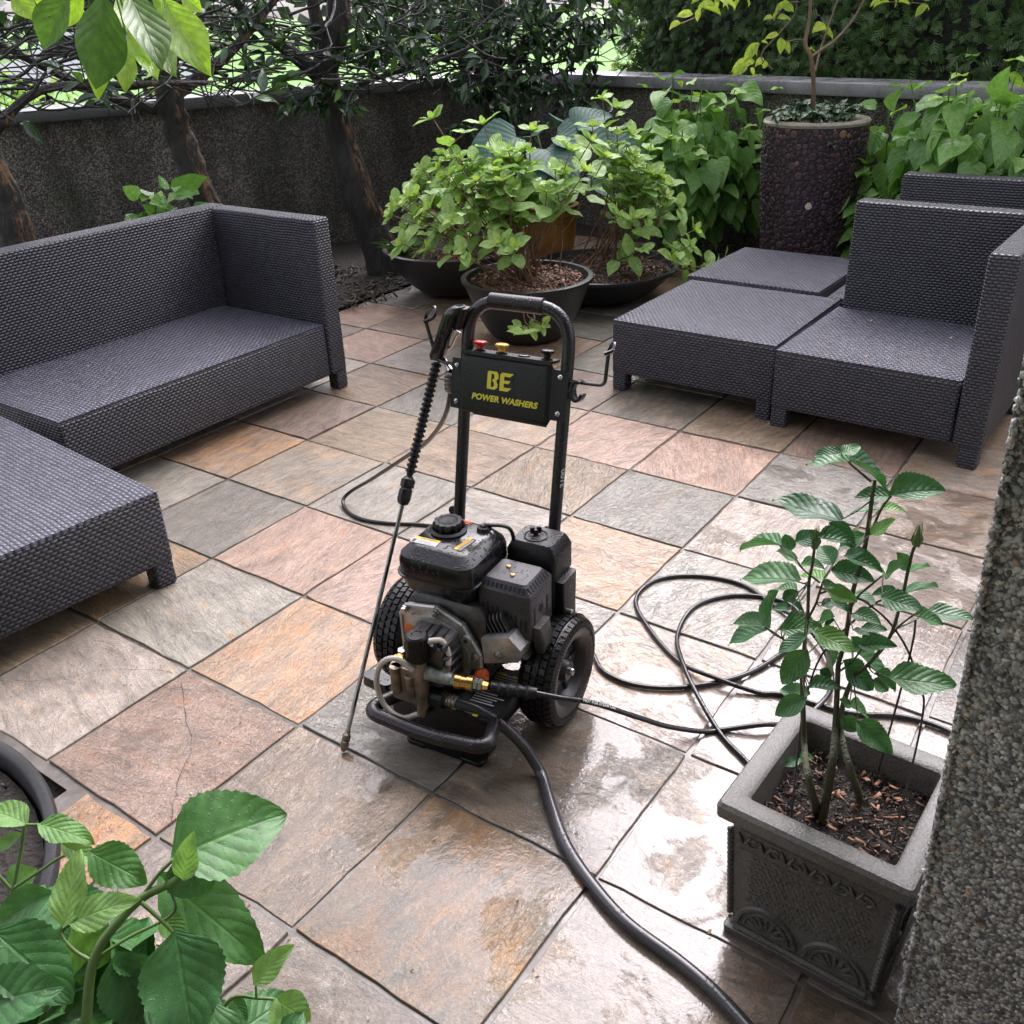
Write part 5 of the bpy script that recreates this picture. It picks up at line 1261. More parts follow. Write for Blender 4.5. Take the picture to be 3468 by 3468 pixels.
# wheels
def wheel(x, out):
    wt = bpy.data.objects.new('wheel', None); COL.objects.link(wt); wt.parent = wr; wt.location = (x, .042, .132)
    RX = Matrix.Rotation(R(90), 4, 'Y'); m = MB()
    prof = [(.078, -.034), (.094, -.042), (.112, -.043), (.121, -.038), (.1255, -.026), (.127, 0), (.1255, .026), (.121, .038), (.112, .043), (.094, .042), (.078, .034)]
    m.lathe(prof, 72, M=RX)
    for row, (x0, x1) in enumerate(((-.040, -.026), (-.0235, -.009), (-.0065, .0075), (.010, .0245), (.027, .041))):
        n = 46
        for k in range(n):
            a0 = 2 * math.pi * (k + .5 * (row % 2)) / n; a1 = a0 + 2 * math.pi / n * .76; b = .0022 * (1 if row % 2 else -1); vs = []
            edge = row in (0, 4)
            for rr, ins in ((.116, 0), (.1322 - (.003 if edge else 0), .0012)):
                for aa, xx in ((a0, x0 + ins), (a1, x0 + ins), (a1, x1 - ins), (a0, x1 - ins)):
                    sk = .02 * ((xx - x0) / (x1 - x0) - .5) * (1 if row % 2 else -1); rad = rr - (.006 if edge and ((row == 0) == (xx < x0 + .005)) else 0)
                    vs.append((xx, rad * math.cos(aa + sk), rad * math.sin(aa + sk)))
            m.add(vs, [(0, 3, 2, 1), (4, 5, 6, 7), (0, 1, 5, 4), (1, 2, 6, 5), (2, 3, 7, 6), (3, 0, 4, 7)])
    for s_ in (-1, 1):                     # fine radial ribs on the side walls
        for k in range(90):
            a = 2 * math.pi * k / 90; c_, s2 = math.cos(a), math.sin(a); p, q_ = Vector((s_ * .0432, .106 * c_, .106 * s2)), Vector((s_ * .0385, .122 * c_, .122 * s2)); tt = Vector((0, -s2, c_)) * .0016; nn = Vector((s_ * .002, 0, 0))
            m.add([p - tt, p + tt, q_ + tt, q_ - tt, p - tt + nn, p + tt + nn, q_ + tt + nn, q_ - tt + nn], [(4, 5, 6, 7), (0, 1, 5, 4), (2, 3, 7, 6), (1, 2, 6, 5), (3, 0, 4, 7)])
    m.build('tyre', M_RUBBER, wt, smooth=35)
    r_ = MB().lathe([(.082, -.034), (.079, -.036), (.072, -.028), (.066, -.010), (.05, -.008), (.03, -.014), (.022, -.030), (.010, -.030), (.010, .030), (.022, .030), (.03, .014), (.05, .008), (.066, .010), (.072, .028), (.079, .036), (.082, .034)], 40, M=RX)
    for k in range(5):
        a = 2 * math.pi * k / 5; c_ = Matrix.Rotation(a, 4, 'X'); r_.box((-.016, .018, -.008), (.016, .07, .008), .003, 1, M=c_)
    r_.build('rim', M_RIM, wt, smooth=40); MB().lathe([(0, out * .040), (.008, out * .040), (.010, out * .034), (.010, out * .02)], 12, M=RX).build('axle_nut', M_STEEL, wt)
wheel(.194, 1); wheel(-.19, -1)
MB().tube([(-.22, .042, .132), (.22, .042, .132)], .0095, 12).build('axle', M_BLKSTEEL, wr)
# folded sheet-metal base with an inspection hole, feet
bp = MB()
outer = [(-.112, -.185), (.158, -.185), (.158, .150), (-.112, .150)]
hole = [(.098 + .030 * math.cos(a), .018 + .034 * math.sin(a)) for a in np.linspace(0, 2 * math.pi, 24, endpoint=False)]
bm = bmesh.new()
ov = [bm.verts.new((x, y, .135)) for x, y in outer]; hv = [bm.verts.new((x, y, .135)) for x, y in hole]
oe = [bm.edges.new((ov[i], ov[(i + 1) % 4])) for i in range(4)]; he = [bm.edges.new((hv[i], hv[(i + 1) % 24])) for i in range(24)]
bmesh.ops.triangle_fill(bm, use_beauty=True, use_dissolve=False, edges=oe + he)
bm.verts.index_update(); bp.add([v.co.copy() for v in bm.verts], [[v.index for v in f.verts] for f in bm.faces]); bm.free()
n = 24; bp.add([(x, y, .135) for x, y in hole] + [(x, y, .131) for x, y in hole], [(i, (i + 1) % n, n + (i + 1) % n, n + i) for i in range(n)])
bp.add([(-.112, -.185, .1345), (.158, -.185, .1345), (.155, -.19, .128), (-.109, -.19, .128), (.140, -.197, .036), (-.086, -.197, .036), (.105, -.196, .006), (-.045, -.196, .006)], [(0, 1, 2, 3), (3, 2, 4, 5), (5, 4, 6, 7)])
bp.add([(.158, -.185, .1345), (.158, .15, .1345), (.1545, .15, .095), (.1545, -.185, .095), (-.112, -.185, .1345), (-.112, .15, .1345), (-.109, .15, .095), (-.109, -.185, .095)], [(0, 1, 2, 3), (7, 6, 5, 4)])
bp.add([(.155, -.19, .128), (.140, -.197, .036), (.140, -.16, .036), (.155, -.15, .128), (-.109, -.19, .128), (-.086, -.197, .036), (-.086, -.16, .036), (-.109, -.15, .128)], [(0, 1, 2, 3), (7, 6, 5, 4)])
bo = bp.build('base_plate', M_BLKPLATE, wr, smooth=30); so = bo.modifiers.new('sheet_thickness', 'SOLIDIFY'); so.thickness = .0025; so.offset = -1
for x in (-.045, .095): MB().loft([(0, .026, .02, x, -.178, .008), (.012, .028, .022, x, -.178, .008), (.022, .022, .016, x, -.178, .008)], 3).build('foot', M_BLKPLAST, wr)
for sgn in (-1, 1): MB().box((.02 + sgn * .125 - .004, -.02, .10), (.02 + sgn * .125 + .004, .11, .168), .002, 1).build('axle_bracket', M_BLKPLATE, wr)
# bumper tube
MB().tube(fillet([(-.088, -.18, .122), (-.128, -.262, .122), (.036, -.268, .118), (.176, -.252, .122), (.150, -.176, .122)], .05, 8), .0158, 16).build('bumper_bar', M_BLKSTEEL, wr, smooth=60)
MB().loft([(-.012, .042, .018, 0, 0, .014), (.012, .040, .016, 0, 0, .014)], 4, M=Matrix.Translation((-.156, -.165, .122)) @ Matrix.Rotation(R(-8), 4, 'Z')).build('lance_rest', M_GLOSSBLK, wr)
# warning stickers on the base
def sticker(x, y, w_, h_, rot, lines, cols=(M_LOGO, M_WHITEPRINT), z=.1356, nm='warning_label', par=bo):
    M = Matrix.Translation((x, y, z)) @ Matrix.Rotation(rot, 4, 'Z'); s_ = MB().box((-w_ / 2, -h_ / 2, 0), (w_ / 2, h_ / 2, .0004), 0, mi=0, M=M)
    for k in range(lines):
        q_ = -h_ / 2 + h_ * (k + .6) / (lines + .4); L_ = random.uniform(.55, .85); s_.box((-w_ * .46, q_ - h_ * .022, .0005), (w_ * (L_ - .46), q_ + h_ * .022, .0008), 0, 2, 1, M=M) if False else s_.box((-w_ * .46, q_ - h_ * .02, .0005), (w_ * (L_ - .46), q_ + h_ * .02, .0008), 0, 1, 2, M=M)
    for sx in (-.30, .24): s_.box((w_ * sx - w_ * .15, h_ * .34, .0005), (w_ * sx + w_ * .17, h_ * .49, .0009), 0, 1, 1, M=M)
    o = s_.build(nm, [M_DKPRINT, M_LOGO, M_WHITEPRINT], par, smooth=0)
    for sx in (-.29, .25): lettering('WARNING', h_ * .10, M_DKPRINT, o, M @ Matrix.Translation((w_ * sx, h_ * .415, .0011)), 'lettering', .0001)
    return o
sticker(.115, -.055, .075, .045, R(2), 5); sticker(.112, -.118, .085, .062, R(2), 7)
s_ = MB().box((.045, -.1905, .1362), (.118, -.1755, .1366), 0); so_ = s_.build('warning_label', M_DKPRINT, bo, smooth=0)
for x in (.050, .103): MB().box((x, -.190, .1367), (x + .012, -.176, .1370), 0).build('yellow_patch', M_LOGO, so_, smooth=0)
lettering('DANGER', .010, M_WHITEPRINT, so_, Matrix.Translation((.083, -.183, .1368)), 'lettering', .0001)
# engine: crankcase, flange, cylinder with fins, shroud
MB().loft([(-.095, .085, .095, -.005, .235, .03), (-.088, .094, .104, -.005, .235, .034), (-.02, .094, .104, -.005, .235, .034), (.06, .092, .10, -.005, .235, .03), (.10, .08, .088, -.005, .235, .03)], 5, M=Matrix(((1, 0, 0, 0), (0, 0, 1, 0), (0, 1, 0, 0), (0, 0, 0, 1)))).build('crankcase', M_DARKALU, wr, smooth=40)
fl = MB(); fpoly = [(-.098, .315), (-.02, .328), (.045, .30), (.085, .235), (.082, .17), (.05, .145), (-.08, .145), (-.112, .19), (-.112, .29)]
FM = Matrix(((1, 0, 0, 0), (0, 0, 1, -.113), (0, 1, 0, 0), (0, 0, 0, 1)))
fl.prism(fpoly, 0, .014, M=FM); ip = [((x + .013) * .80 - .013, (z - .235) * .80 + .235) for x, z in fpoly]; fl.prism(ip, -.010, .0005, M=FM)
for (x0, z0), (x1, z1) in zip(fpoly, fpoly[1:] + fpoly[:1]): fl.tube([(x0, -.112, z0), (x1, -.112, z1)], .0055, 6)
fl.build('pump_flange', M_ALU, wr, smooth=30)
for x, z in ((-.096, .308), (-.015, .322), (.078, .235), (-.106, .20), (.046, .15), (.078, .18)):
    MB().lathe([(.0095, 0), (.0095, .003), (.0075, .003), (.0072, .010), (0, .0105)], 6, M=Matrix.Translation((x, -.118, z)) @ Matrix.Rotation(R(90), 4, 'X')).build('bolt', M_STEEL, wr, smooth=0)
MB().lathe([(.005, 0), (.012, 0), (.012, .008), (.005, .008)], 16, M=Matrix.Translation((.058, -.116, .272)) @ Matrix.Rotation(R(90), 4, 'X')).build('threaded_boss', M_ALU, wr)
cy = MB(); CM = Matrix.Translation((.07, -.02, .24)) @ Matrix.Rotation(R(62), 4, 'Y')
for k in range(9): cy.loft([(.004 + k * .0105, .062, .066, 0, 0, .016), (.007 + k * .0105, .062, .066, 0, 0, .016)], 3, M=CM)
cy.loft([(0, .044, .05, 0, 0, .01), (.10, .044, .05, 0, 0, .01)], 3, M=CM); cy.build('cylinder_fins', M_DARKALU, wr, smooth=30)
sh = MB(); sh.add([(.085, -.105, .275), (.155, -.108, .30), (.178, -.10, .268), (.172, -.10, .236), (.092, -.108, .214), (.085, .02, .275), (.155, .02, .30), (.178, .02, .268), (.172, .02, .236), (.092, .02, .214)], [(0, 1, 2, 3, 4), (1, 6, 7, 2), (2, 7, 8, 3), (3, 8, 9, 4), (0, 5, 6, 1), (4, 9, 5, 0)])
sh.build('lower_shroud', M_ALU, wr, smooth=0)
MB().lathe([(.010, 0), (.010, .002), (.0075, .002), (.007, .008), (0, .0085)], 6, M=Matrix.Translation((.128, -.1075, .248)) @ Matrix.Rotation(R(90), 4, 'X')).build('bolt', M_STEEL, wr, smooth=0)
MB().loft([(.236, .010, .016, .196, -.036, .006), (.262, .016, .022, .197, -.032, .008), (.302, .012, .026, .190, -.03, .006)], 4).build('exhaust_outlet', M_DARKALU, wr)
# gearbox-like pump adaptor with ribs, pump
ad = MB(); PM = Matrix(((1, 0, 0, -.012), (0, 0, 1, 0), (0, 1, 0, .232), (0, 0, 0, 1)))
ad.loft([(-.124, .056, .062, 0, 0, .02), (-.150, .053, .058, 0, 0, .02), (-.185, .048, .052, 0, 0, .018)], 4, M=PM)
for k in range(5): ad.box((-.046 + k * .021, -.188, .275 + .004 * (2 - abs(k - 2))), (-.040 + k * .021, -.124, .292 + .004 * (2 - abs(k - 2))), .002, 1)
for k in range(4): ad.box((.036, -.188, .192 + k * .022), (.050, -.124, .198 + k * .022), .002, 1)
ad.build('pump_adaptor', M_DARKALU, wr, smooth=40)
pu = bpy.data.objects.new('pump', None); COL.objects.link(pu); pu.parent = wr
b = MB(); b.loft([(.138, .042, .028, -.045, -.185, .008), (.225, .040, .026, -.045, -.185, .008)], 3); b.tube([(-.088, -.195, .160), (.012, -.184, .150)], .015, 12); b.tube([(-.012, -.198, .13), (-.012, -.198, .25)], .015, 12); b.tube([(-.070, -.21, .16), (-.070, -.21, .225)], .013, 10); b.tube([(-.035, -.21, .155), (-.035, -.21, .21)], .012, 10)
b.tube([(-.012, -.20, .148), (-.014, -.205, .108)], [.014, .012], 10)
b.build('pump_head', M_BRONZE, pu, smooth=40)
for x, y, z in ((-.07, -.195, .232), (-.045, -.178, .232), (-.078, -.168, .23)): MB().lathe([(.011, 0), (.011, .008), (0, .009)], 6, M=Matrix.Translation((x, y, z))).build('pump_bolt', M_BRASS if x == -.07 else M_STEEL, pu, smooth=0)
kn = MB(); n = 40; kn.lathe([(.0215, 0), (.0235, .004), (.0235, .060), (.020, .064), (.012, .064), (.010, .0625), (0, .0625)], 32)
for k in range(26):
    a = 2 * math.pi * k / 26; kn.box((.0225, -.0011, .005), (.0250, .0011, .058), 0, M=Matrix.Rotation(a, 4, 'Z'))
kn.build('unloader_knob', M_BLKPLAST, pu, smooth=30, loc=(-.014, -.198, .253))
tb = cat([(-.02, -.215, .235), (-.055, -.228, .262), (-.092, -.23, .235), (-.108, -.232, .18), (-.09, -.236, .128), (-.045, -.238, .113), (-.012, -.225, .125)], 8)
MB().tube(tb, .0062, 10).build('bypass_tube', M_CLEAR, pu); tb = cat([(.006, -.19, .30), (.03, -.172, .296), (.043, -.17, .265), (.042, -.178, .228)], 7); MB().tube(tb, .0062, 10).build('bypass_tube', M_CLEAR, pu)
MB().tube([(.0, -.194, .220), (.058, -.187, .214)], [.017, .014], 10).build('outlet_fitting', M_VERD, pu); MB().tube([(.042, -.178, .235), (.042, -.19, .215)], .009, 8).build('tube_barb', M_BRONZE, pu)
o0 = Vector((.055, -.188, .214)); od = (Vector((.19, -.155, .206)) - o0).normalized()
def alongo(prof, m, nm, n=16, par=None): return MB().lathe([(r_, x) for r_, x in prof], n, M=Matrix.Translation(o0) @ od.to_track_quat('Z', 'Y').to_matrix().to_4x4()).build(nm, m, par or pu, smooth=30)
alongo([(.010, .0), (.0125, .001), (.0125, .010), (.010, .011)], M_STEEL, 'hex_nut', 6)
alongo([(.013, .010), (.0165, .011), (.0165, .024), (.0145, .025), (.0145, .036), (.0168, .037), (.0168, .049), (.012, .051)], M_BRASS, 'brass_coupler', 20)
alongo([(.0095, .051), (.0145, .052), (.0145, .060), (.012, .061), (.0145, .062), (.0145, .070), (.009, .071)], M_STEEL, 'hex_nut', 6)
alongo([(.011, .070), (.0125, .072), (.010, .083), (.008, .085)], M_BRASS, 'hose_ferrule', 8)
MB().lathe([(.0, -.004), (.021, -.004), (.0225, 0), (.0225, .026), (.020, .030), (.014, .030)], 14, M=Matrix.Translation((.004, -.182, .149)) @ Vector((1, .08, -.04)).to_track_quat('Z', 'Y').to_matrix().to_4x4()).build('inlet_collar', M_BLKPLAST, pu, smooth=20)
# oil plug
MB().tube([(.055, -.10, .175), (.088, -.118, .186)], .014, 10).build('oil_neck', M_DARKALU, wr); MB().lathe([(0, -.004), (.0175, -.004), (.0185, 0), (.016, .005), (.006, .008), (.0055, .022), (0, .023)], 16, M=Matrix.Translation((.09, -.119, .187)) @ Vector((.8, -.45, .15)).to_track_quat('Z', 'Y').to_matrix().to_4x4()).build('oil_plug', M_ORANGE, wr)
MB().lathe([(0, -.004), (.0165, -.004), (.0175, 0), (.012, .006), (0, .007)], 16, M=Matrix.Translation((-.085, -.12, .262)) @ Matrix.Rotation(R(75), 4, 'X')).build('oil_plug', M_ORANGE, wr)
# fuel tank
ft = MB(); cx, cyy = -.030, -.010
ft.loft([(.335, .070, .070, cx, cyy, .03), (.345, .085, .086, cx, cyy, .035), (.375, .095, .094, cx, cyy, .035), (.3815, .0962, .0952, cx, cyy, .035), (.3825, .1005, .0995, cx, cyy, .037), (.3865, .1005, .0995, cx, cyy, .037), (.3875, .0962, .0952, cx, cyy, .035), (.418, .0955, .0945, cx, cyy, .034), (.430, .092, .091, cx, cyy, .034), (.446, .074, .074, cx, cyy + .004, .028), (.450, .068, .068, cx, cyy + .004, .026)], 6)
fto = ft.build('fuel_tank', M_TANK, wr, smooth=32)
cap = MB(); prof = []; 
cap.lathe([(.040, 0), (.042, .004), (.036, .008)], 32); nl = 12; vs, fs = [], []; na = 96
for z, rr, amp in ((.006, .030, .0016), (.009, .0325, .0022), (.021, .0325, .0022), (.025, .030, .0015), (.0255, .022, 0), (.023, .019, 0), (.023, .001, 0)):
    for j in range(na): a = 2 * math.pi * j / na; r_ = rr + amp * math.cos(nl * a); vs.append((r_ * math.cos(a), r_ * math.sin(a), z))
for i in range(6):
    for j in range(na): fs.append((i * na + j, i * na + (j + 1) % na, (i + 1) * na + (j + 1) % na, (i + 1) * na + j))
cap.add(vs, fs); cap.build('fuel_cap', M_BLKPLAST, fto, smooth=40, loc=(-.052, .012, .4495))
la = MB().box((-.032, -.0125, 0), (.032, .0125, .0004), 0, mi=0).box((-.0315, .003, .0005), (.0315, .012, .0008), 0, mi=1)
for k in range(3): la.box((-.030 + .012 * (k > -1), -.0105 + k * .0042, .0005), (.028 - .006 * k, -.0093 + k * .0042, .0007), 0, mi=2)
la.box((-.030, -.011, .0005), (-.021, .0015, .0007), 0, mi=2)
lo = la.build('caution_label', [M_WHITEPRINT, M_YELLOW, M_DKPRINT], fto, smooth=0, loc=(-.072, -.053, .4505), rotz=R(2)); lettering('CAUTION', .0085, M_DKPRINT, lo, Matrix.Translation((.004, .0075, .001)), 'lettering', .0001)
la = MB().box((-.0285, -.0095, 0), (.0285, .0095, .0004), 0, mi=0).box((-.028, .0005, .0005), (.028, .009, .0008), 0, mi=1)
for k in range(2): la.box((-.026, -.0035 - k * .0035, .0005), (.024, -.0025 - k * .0035, .0007), 0, mi=2)
lo = la.build('caution_label', [M_DKPRINT, M_YELLOW, M_WHITEPRINT], fto, smooth=0, loc=(.014, -.030, .4507), rotz=R(82)); lettering('CAUTION', .0088, M_DKPRINT, lo, Matrix.Translation((0, .0047, .001)), 'lettering', .0001)
la = MB()
for k in range(3): la.box((-.030 + .004 * k, -.006 + k * .0058, 0), (.030 + .002 * k, -.003 + k * .0058, .0004), 0)
la.build('red_print', M_REDPRINT, fto, smooth=0, loc=(-.052, .056, .4506))
MB().lathe([(0, .012), (.008, .012), (.010, .008), (.015, .007), (.0165, .003), (.0175, 0)], 20).build('vent_plug', M_BLKPLAST, fto, loc=(.018, .048, .4495))
MB().tube(cat([(.018, .048, .4605), (.038, .053, .4615), (.058, .058, .462), (.072, .064, .455), (.078, .068, .435), (.078, .07, .40)], 6), .0045, 8).build('vent_pipe', M_GLOSSBLK, fto)
MB().tube([(-.09, -.03, .345), (-.085, -.02, .30)], [.03, .024], 8).build('tank_mount', M_DARKALU, wr); MB().tube([(.03, -.03, .345), (.03, -.02, .30)], [.03, .024], 8).build('tank_mount', M_DARKALU, wr)
# muffler with slotted shield
mf = MB(); cx, cyy = .122, -.012
mf.loft([(.268, .060, .052, cx, cyy, .01), (.276, .064, .056, cx, cyy, .012), (.379, .064, .056, cx, cyy, .010), (.381, .0632, .0552, cx, cyy, .010), (.398, .050, .042, cx, cyy, .008), (.400, .048, .040, cx, cyy, .008)], 4)
vt = mf
for k in range(10): x = cx - .047 + k * .0104; vt.loft([(-.0006, .0033, .0062, 0, 0, .0032), (.0006, .0033, .0062, 0, 0, .0032)], 4, 1, Matrix.Translation((x, cyy - .0488, .3897)) @ Matrix.Rotation(R(52), 4, 'X'))
for k in range(8): y = cyy - .040 + k * .0112; vt.loft([(-.0006, .0085, .0026, 0, 0, .0024), (.0006, .0085, .0026, 0, 0, .0024)], 4, 1, Matrix.Translation((cx + .0568, y, .3897)) @ Matrix.Rotation(R(52), 4, 'Y'))
for k in range(10): x = cx - .048 + k * .0112; vt.loft([(0, .0026, .016 if k % 2 else .011, 0, 0, .0025), (.0009, .0026, .016 if k % 2 else .011, 0, 0, .0025)], 4, 1, Matrix.Translation((x, cyy - .0560, .335 - .003 * k)) @ Matrix.Rotation(R(90), 4, 'X'))
vt.lathe([(0, .0008), (.010, .0008), (.010, 0)], 20, 1, Matrix.Translation((cx + .0641, cyy - .005, .33)) @ Matrix.Rotation(R(90), 4, 'Y'))
for y in (-.035, .025): vt.box((cx + .0635, cyy + y - .003, .30), (cx + .0648, cyy + y + .003, .345), 0, 2, 1)
mo = mf.build('muffler_shield', [M_SHIELD, M_VOID], wr, smooth=30)
for x, y in ((-.02, .012), (.004, -.016)): MB().lathe([(.0055, 0), (.0055, .0015), (.004, .004), (0, .0045)], 12, M=Matrix.Translation((cx + x, cyy + y, .4)) ).build('screw', M_BRASS, mo)
# air cleaner
ac = MB(); cx, cyy = .124, .104
ac.loft([(.27, .055, .042, cx, cyy, .01), (.345, .058, .045, cx, cyy, .012), (.347, .060, .048, cx, cyy, .012), (.405, .061, .049, cx, cyy, .014), (.424, .052, .042, cx, cyy, .012), (.429, .047, .037, cx, cyy, .012)], 5)
ao = ac.build('air_cleaner', M_BLKPLAST, wr, smooth=32)
MB().lathe([(.026, 0), (.027, .002), (.024, .003), (.022, .001), (.017, .001), (.014, .003), (.006, .004), (.005, .008), (0, .008)], 28, M=Matrix.Translation((cx - .006, cyy - .004, .429))).build('cover_dish', M_BLKPLAST, ao)
wn = MB()
for s_ in (-1, 1): wn.loft([(-.0025, .005, .0075, s_ * .007, 0, .004), (.0025, .005, .0075, s_ * .008, 0, .004)], 4, M=Matrix.Translation((cx - .006, cyy - .004, .444)) @ Matrix.Rotation(R(35), 4, 'Z') @ Matrix.Rotation(R(90), 4, 'X'))
wn.lathe([(.006, 0), (.006, .012), (0, .013)], 10, M=Matrix.Translation((cx - .006, cyy - .004, .434))); wn.build('wing_nut', M_BLKPLAST, ao)
MB().box((.150, .075, .225), (.186, .150, .300), .004, 2).build('carburettor', M_DARKALU, wr); MB().loft([(.20, .012, .03, .188, .10, .005), (.345, .013, .035, .188, .10, .005)], 3).build('control_plate', M_BLKPLATE, wr)
MB().lathe([(.007, 0), (.007, .012), (0, .013)], 10, M=Matrix.Translation((.2, .085, .262)) @ Matrix.Rotation(R(90), 4, 'Y')).build('bolt', M_STEEL, wr)
MB().lathe([(0, .13), (.095, .13), (.10, .12), (.10, .075), (.085, .06)], 32, M=Matrix.Translation((-.02, 0, .25)) @ Matrix.Rotation(R(-90), 4, 'X')).build('recoil_cover', M_BLKPLATE, wr)
# nozzle tips pushed into the panel ledge: each lifts out
def tip(col, mat_, x, lab):
    t = thing('nozzle_tip', lab, 'spray nozzle', WL(0, 0, 0) , WA, 'spray nozzles on the control panel'); M0 = HM @ Matrix.Translation((x, .629, .002)) @ Matrix.Rotation(R(-90), 4, 'X')
    vs, fs = [], []; na = 32
    for z, rr, amp in ((.004, .008, 0), (.012, .0085, .0), (.014, .013, .001), (.018, .0155, .0013), (.0205, .015, .0012), (.022, .012, .0), (.022, .004, 0), (.019, .001, 0)):
        for j in range(na): a = 2 * math.pi * j / na; r_ = rr + amp * math.cos(8 * a); vs.append((r_ * math.cos(a), r_ * math.sin(a), z))
    for i in range(7):
        for j in range(na): fs.append((i * na + j, i * na + (j + 1) % na, (i + 1) * na + (j + 1) % na, (i + 1) * na + j))
    MB().add(vs, fs, M=M0).build('collar', mat_, t, smooth=35); MB().lathe([(.0055, -.012), (.0058, .012)], 12, M=M0).build('insert', M_STEEL, t)
tip('red', M_RED, GX[0], 'red nozzle tip in the panel ledge, leftmost of three'); tip('yellow', M_YELLOW, GX[1], 'yellow nozzle tip in the panel ledge'); tip('black', M_BLKPLAST, GX[3], 'black nozzle tip at the right end of the panel ledge')

# ================================================================== SPRAY GUN AND HOSES
T0 = Vector((-.398, 1.628, .012)); TD = (Vector((-.160, 2.126, .739)) - T0).normalized()
def LN(s_): return T0 + TD * s_
gt = thing('spray_gun', 'black spray gun with long lance leaning on the handle hook', 'spray gun', T0); O = T0
LM = TD.to_track_quat('Z', 'Y').to_matrix().to_4x4()
def lat(prof, nm, m, n=16, smooth=30): return MB().lathe(prof, n, M=LM).build(nm, m, gt, smooth=smooth)
lat([(.0, -.008), (.005, -.006), (.0075, .0), (.0095, .006), (.0095, .014), (.008, .016), (.0095, .018), (.0095, .030), (.007, .033), (.0055, .04)], 'nozzle_coupler', M_BRONZE)
lat([(.0048, .03), (.0048, .58)], 'lance', M_CHROME, 12)
lat([(.006, .562), (.0125, .566), (.0155, .576), (.0155, .598), (.013, .602), (.013, .604), (.0165, .606), (.0165, .622), (.013, .626), (.007, .632)], 'lance_nut', M_BLKPLAST, 12, 25)
prof = [(.007, .632)]; s_ = .64
while s_ < .90: prof += [(.0085, s_), (.0125, s_ + .002), (.0125, s_ + .0065), (.0085, s_ + .0085)]; s_ += .0122
prof += [(.008, .905), (.006, .91)]
lat(prof, 'ribbed_sleeve', M_BLKPLAST, 18, 30)
lat([(.007, .905), (.0085, .908), (.0085, .918), (.007, .92)], 'sleeve_nut', M_STEEL, 6)
g0 = LN(.918) - O; g1 = WL(-.157, .262, .876) - O; gd = (g1 - g0).normalized(); side = Vector((math.cos(WA), math.sin(WA), 0)); fr = gd.cross(side).normalized()
GM = Matrix((( side.x, fr.x, gd.x, g0.x), (side.y, fr.y, gd.y, g0.y), (side.z, fr.z, gd.z, g0.z), (0, 0, 0, 1))); L_ = (g1 - g0).length
MB().loft([(0, .015, .017, 0, 0, .009), (.012, .020, .021, 0, 0, .013), (L_ * .5, .0185, .020, .001, 0, .014), (L_ * .86, .020, .021, .003, 0, .015), (L_ * .95, .018, .019, .008, 0, .014), (L_ * 1.0, .012, .013, .014, 0, .010)], 6, M=GM).build('gun_body', M_GLOSSBLK, gt, smooth=60)
MB().loft([(L_ * .60, .010, .011, .030, 0, .007), (L_ * .84, .011, .012, .028, 0, .008), (L_ * .98, .013, .012, .026, 0, .008)], 4, M=GM).build('gun_grip', M_BLKPLAST, gt, smooth=60)
MB().tube([GM @ Vector(p) for p in ((.012, 0, .025), (.026, 0, .035), (.030, 0, L_ * .45), (.036, 0, L_ * .52), (.020, 0, L_ * .56))], .0028, 8).build('trigger', M_STEEL, gt)
c0 = GM @ Vector((.017, .002, -.002)); c1 = WL(-.170, .250, .722) - O; c2 = WL(-.178, .255, .668) - O
MB().tube([c0, c0.lerp(c1, .5), c1], [.005, .006, .009], 10).build('swivel_joint', M_STEEL, gt)
cd = (c2 - c1); cM = Matrix.Translation(c1) @ cd.to_track_quat('Z', 'Y').to_matrix().to_4x4(); k = cd.length
MB().lathe([(.008, 0)] + [x for i in range(5) for x in ((.0135, k * (.05 + .18 * i)), (.0155, k * (.10 + .18 * i)), (.0135, k * (.19 + .18 * i)))] + [(.008, k)], 18, M=cM).build('hose_coupling', simple('worn_coupling', (.16, .15, .14), .35, metal=.7, var=.4, vscale=60), gt)

HZ = .0066
HA = [(.19, 1.951), (.211, 1.872), (.282, 1.815), (.395, 1.8), (.544, 1.835), (.663, 1.919)]
HC = [(.707, 2.162), (.596, 2.186), (.485, 2.139), (.416, 2.009), (.407, 1.865), (.421, 1.738), (.448, 1.631), (.48, 1.553)]
HB = [(.943, 1.619), (.866, 1.665), (.752, 1.685), (.625, 1.756), (.566, 1.769), (.475, 1.815), (.4, 1.902), (.344, 2.062), (.333, 2.19), (.406, 2.283), (.529, 2.293), (.638, 2.24), (.696, 2.137)]
HD = [(.547, 1.643), (.46, 1.645)]
pts = [WL(-.178, .255, .668), WL(-.187, .262, .645), WL(-.209, .28, .605), WL(-.267, .33, .535), WL(-.379, .42, .43), WL(-.529, .53, .315), WL(-.762, .66, .14), WL(-.895, .712, .045), Vector((-.567, 2.84, .015)), Vector((-.545, 2.78, HZ)), Vector((-.49, 2.72, HZ)), Vector((-.40, 2.685, HZ)), Vector((-.27, 2.66, HZ)), Vector((-.10, 2.58, HZ)), Vector((.04, 2.40, HZ)), Vector((.12, 2.20, HZ)), Vector((.165, 2.06, HZ))]
pts += [Vector((x, y, HZ)) for x, y in HA] + [Vector((.735, 2.0, HZ)), Vector((.755, 2.10, HZ))]
pts += [Vector((x, y, HZ + (.012 if i in (4, 5) else 0))) for i, (x, y) in enumerate(HC)] + [Vector((.52, 1.47, HZ)), Vector((.60, 1.40, HZ)), Vector((.72, 1.40, HZ)), Vector((.83, 1.44, HZ)), Vector((.93, 1.50, HZ)), Vector((.975, 1.56, HZ))]
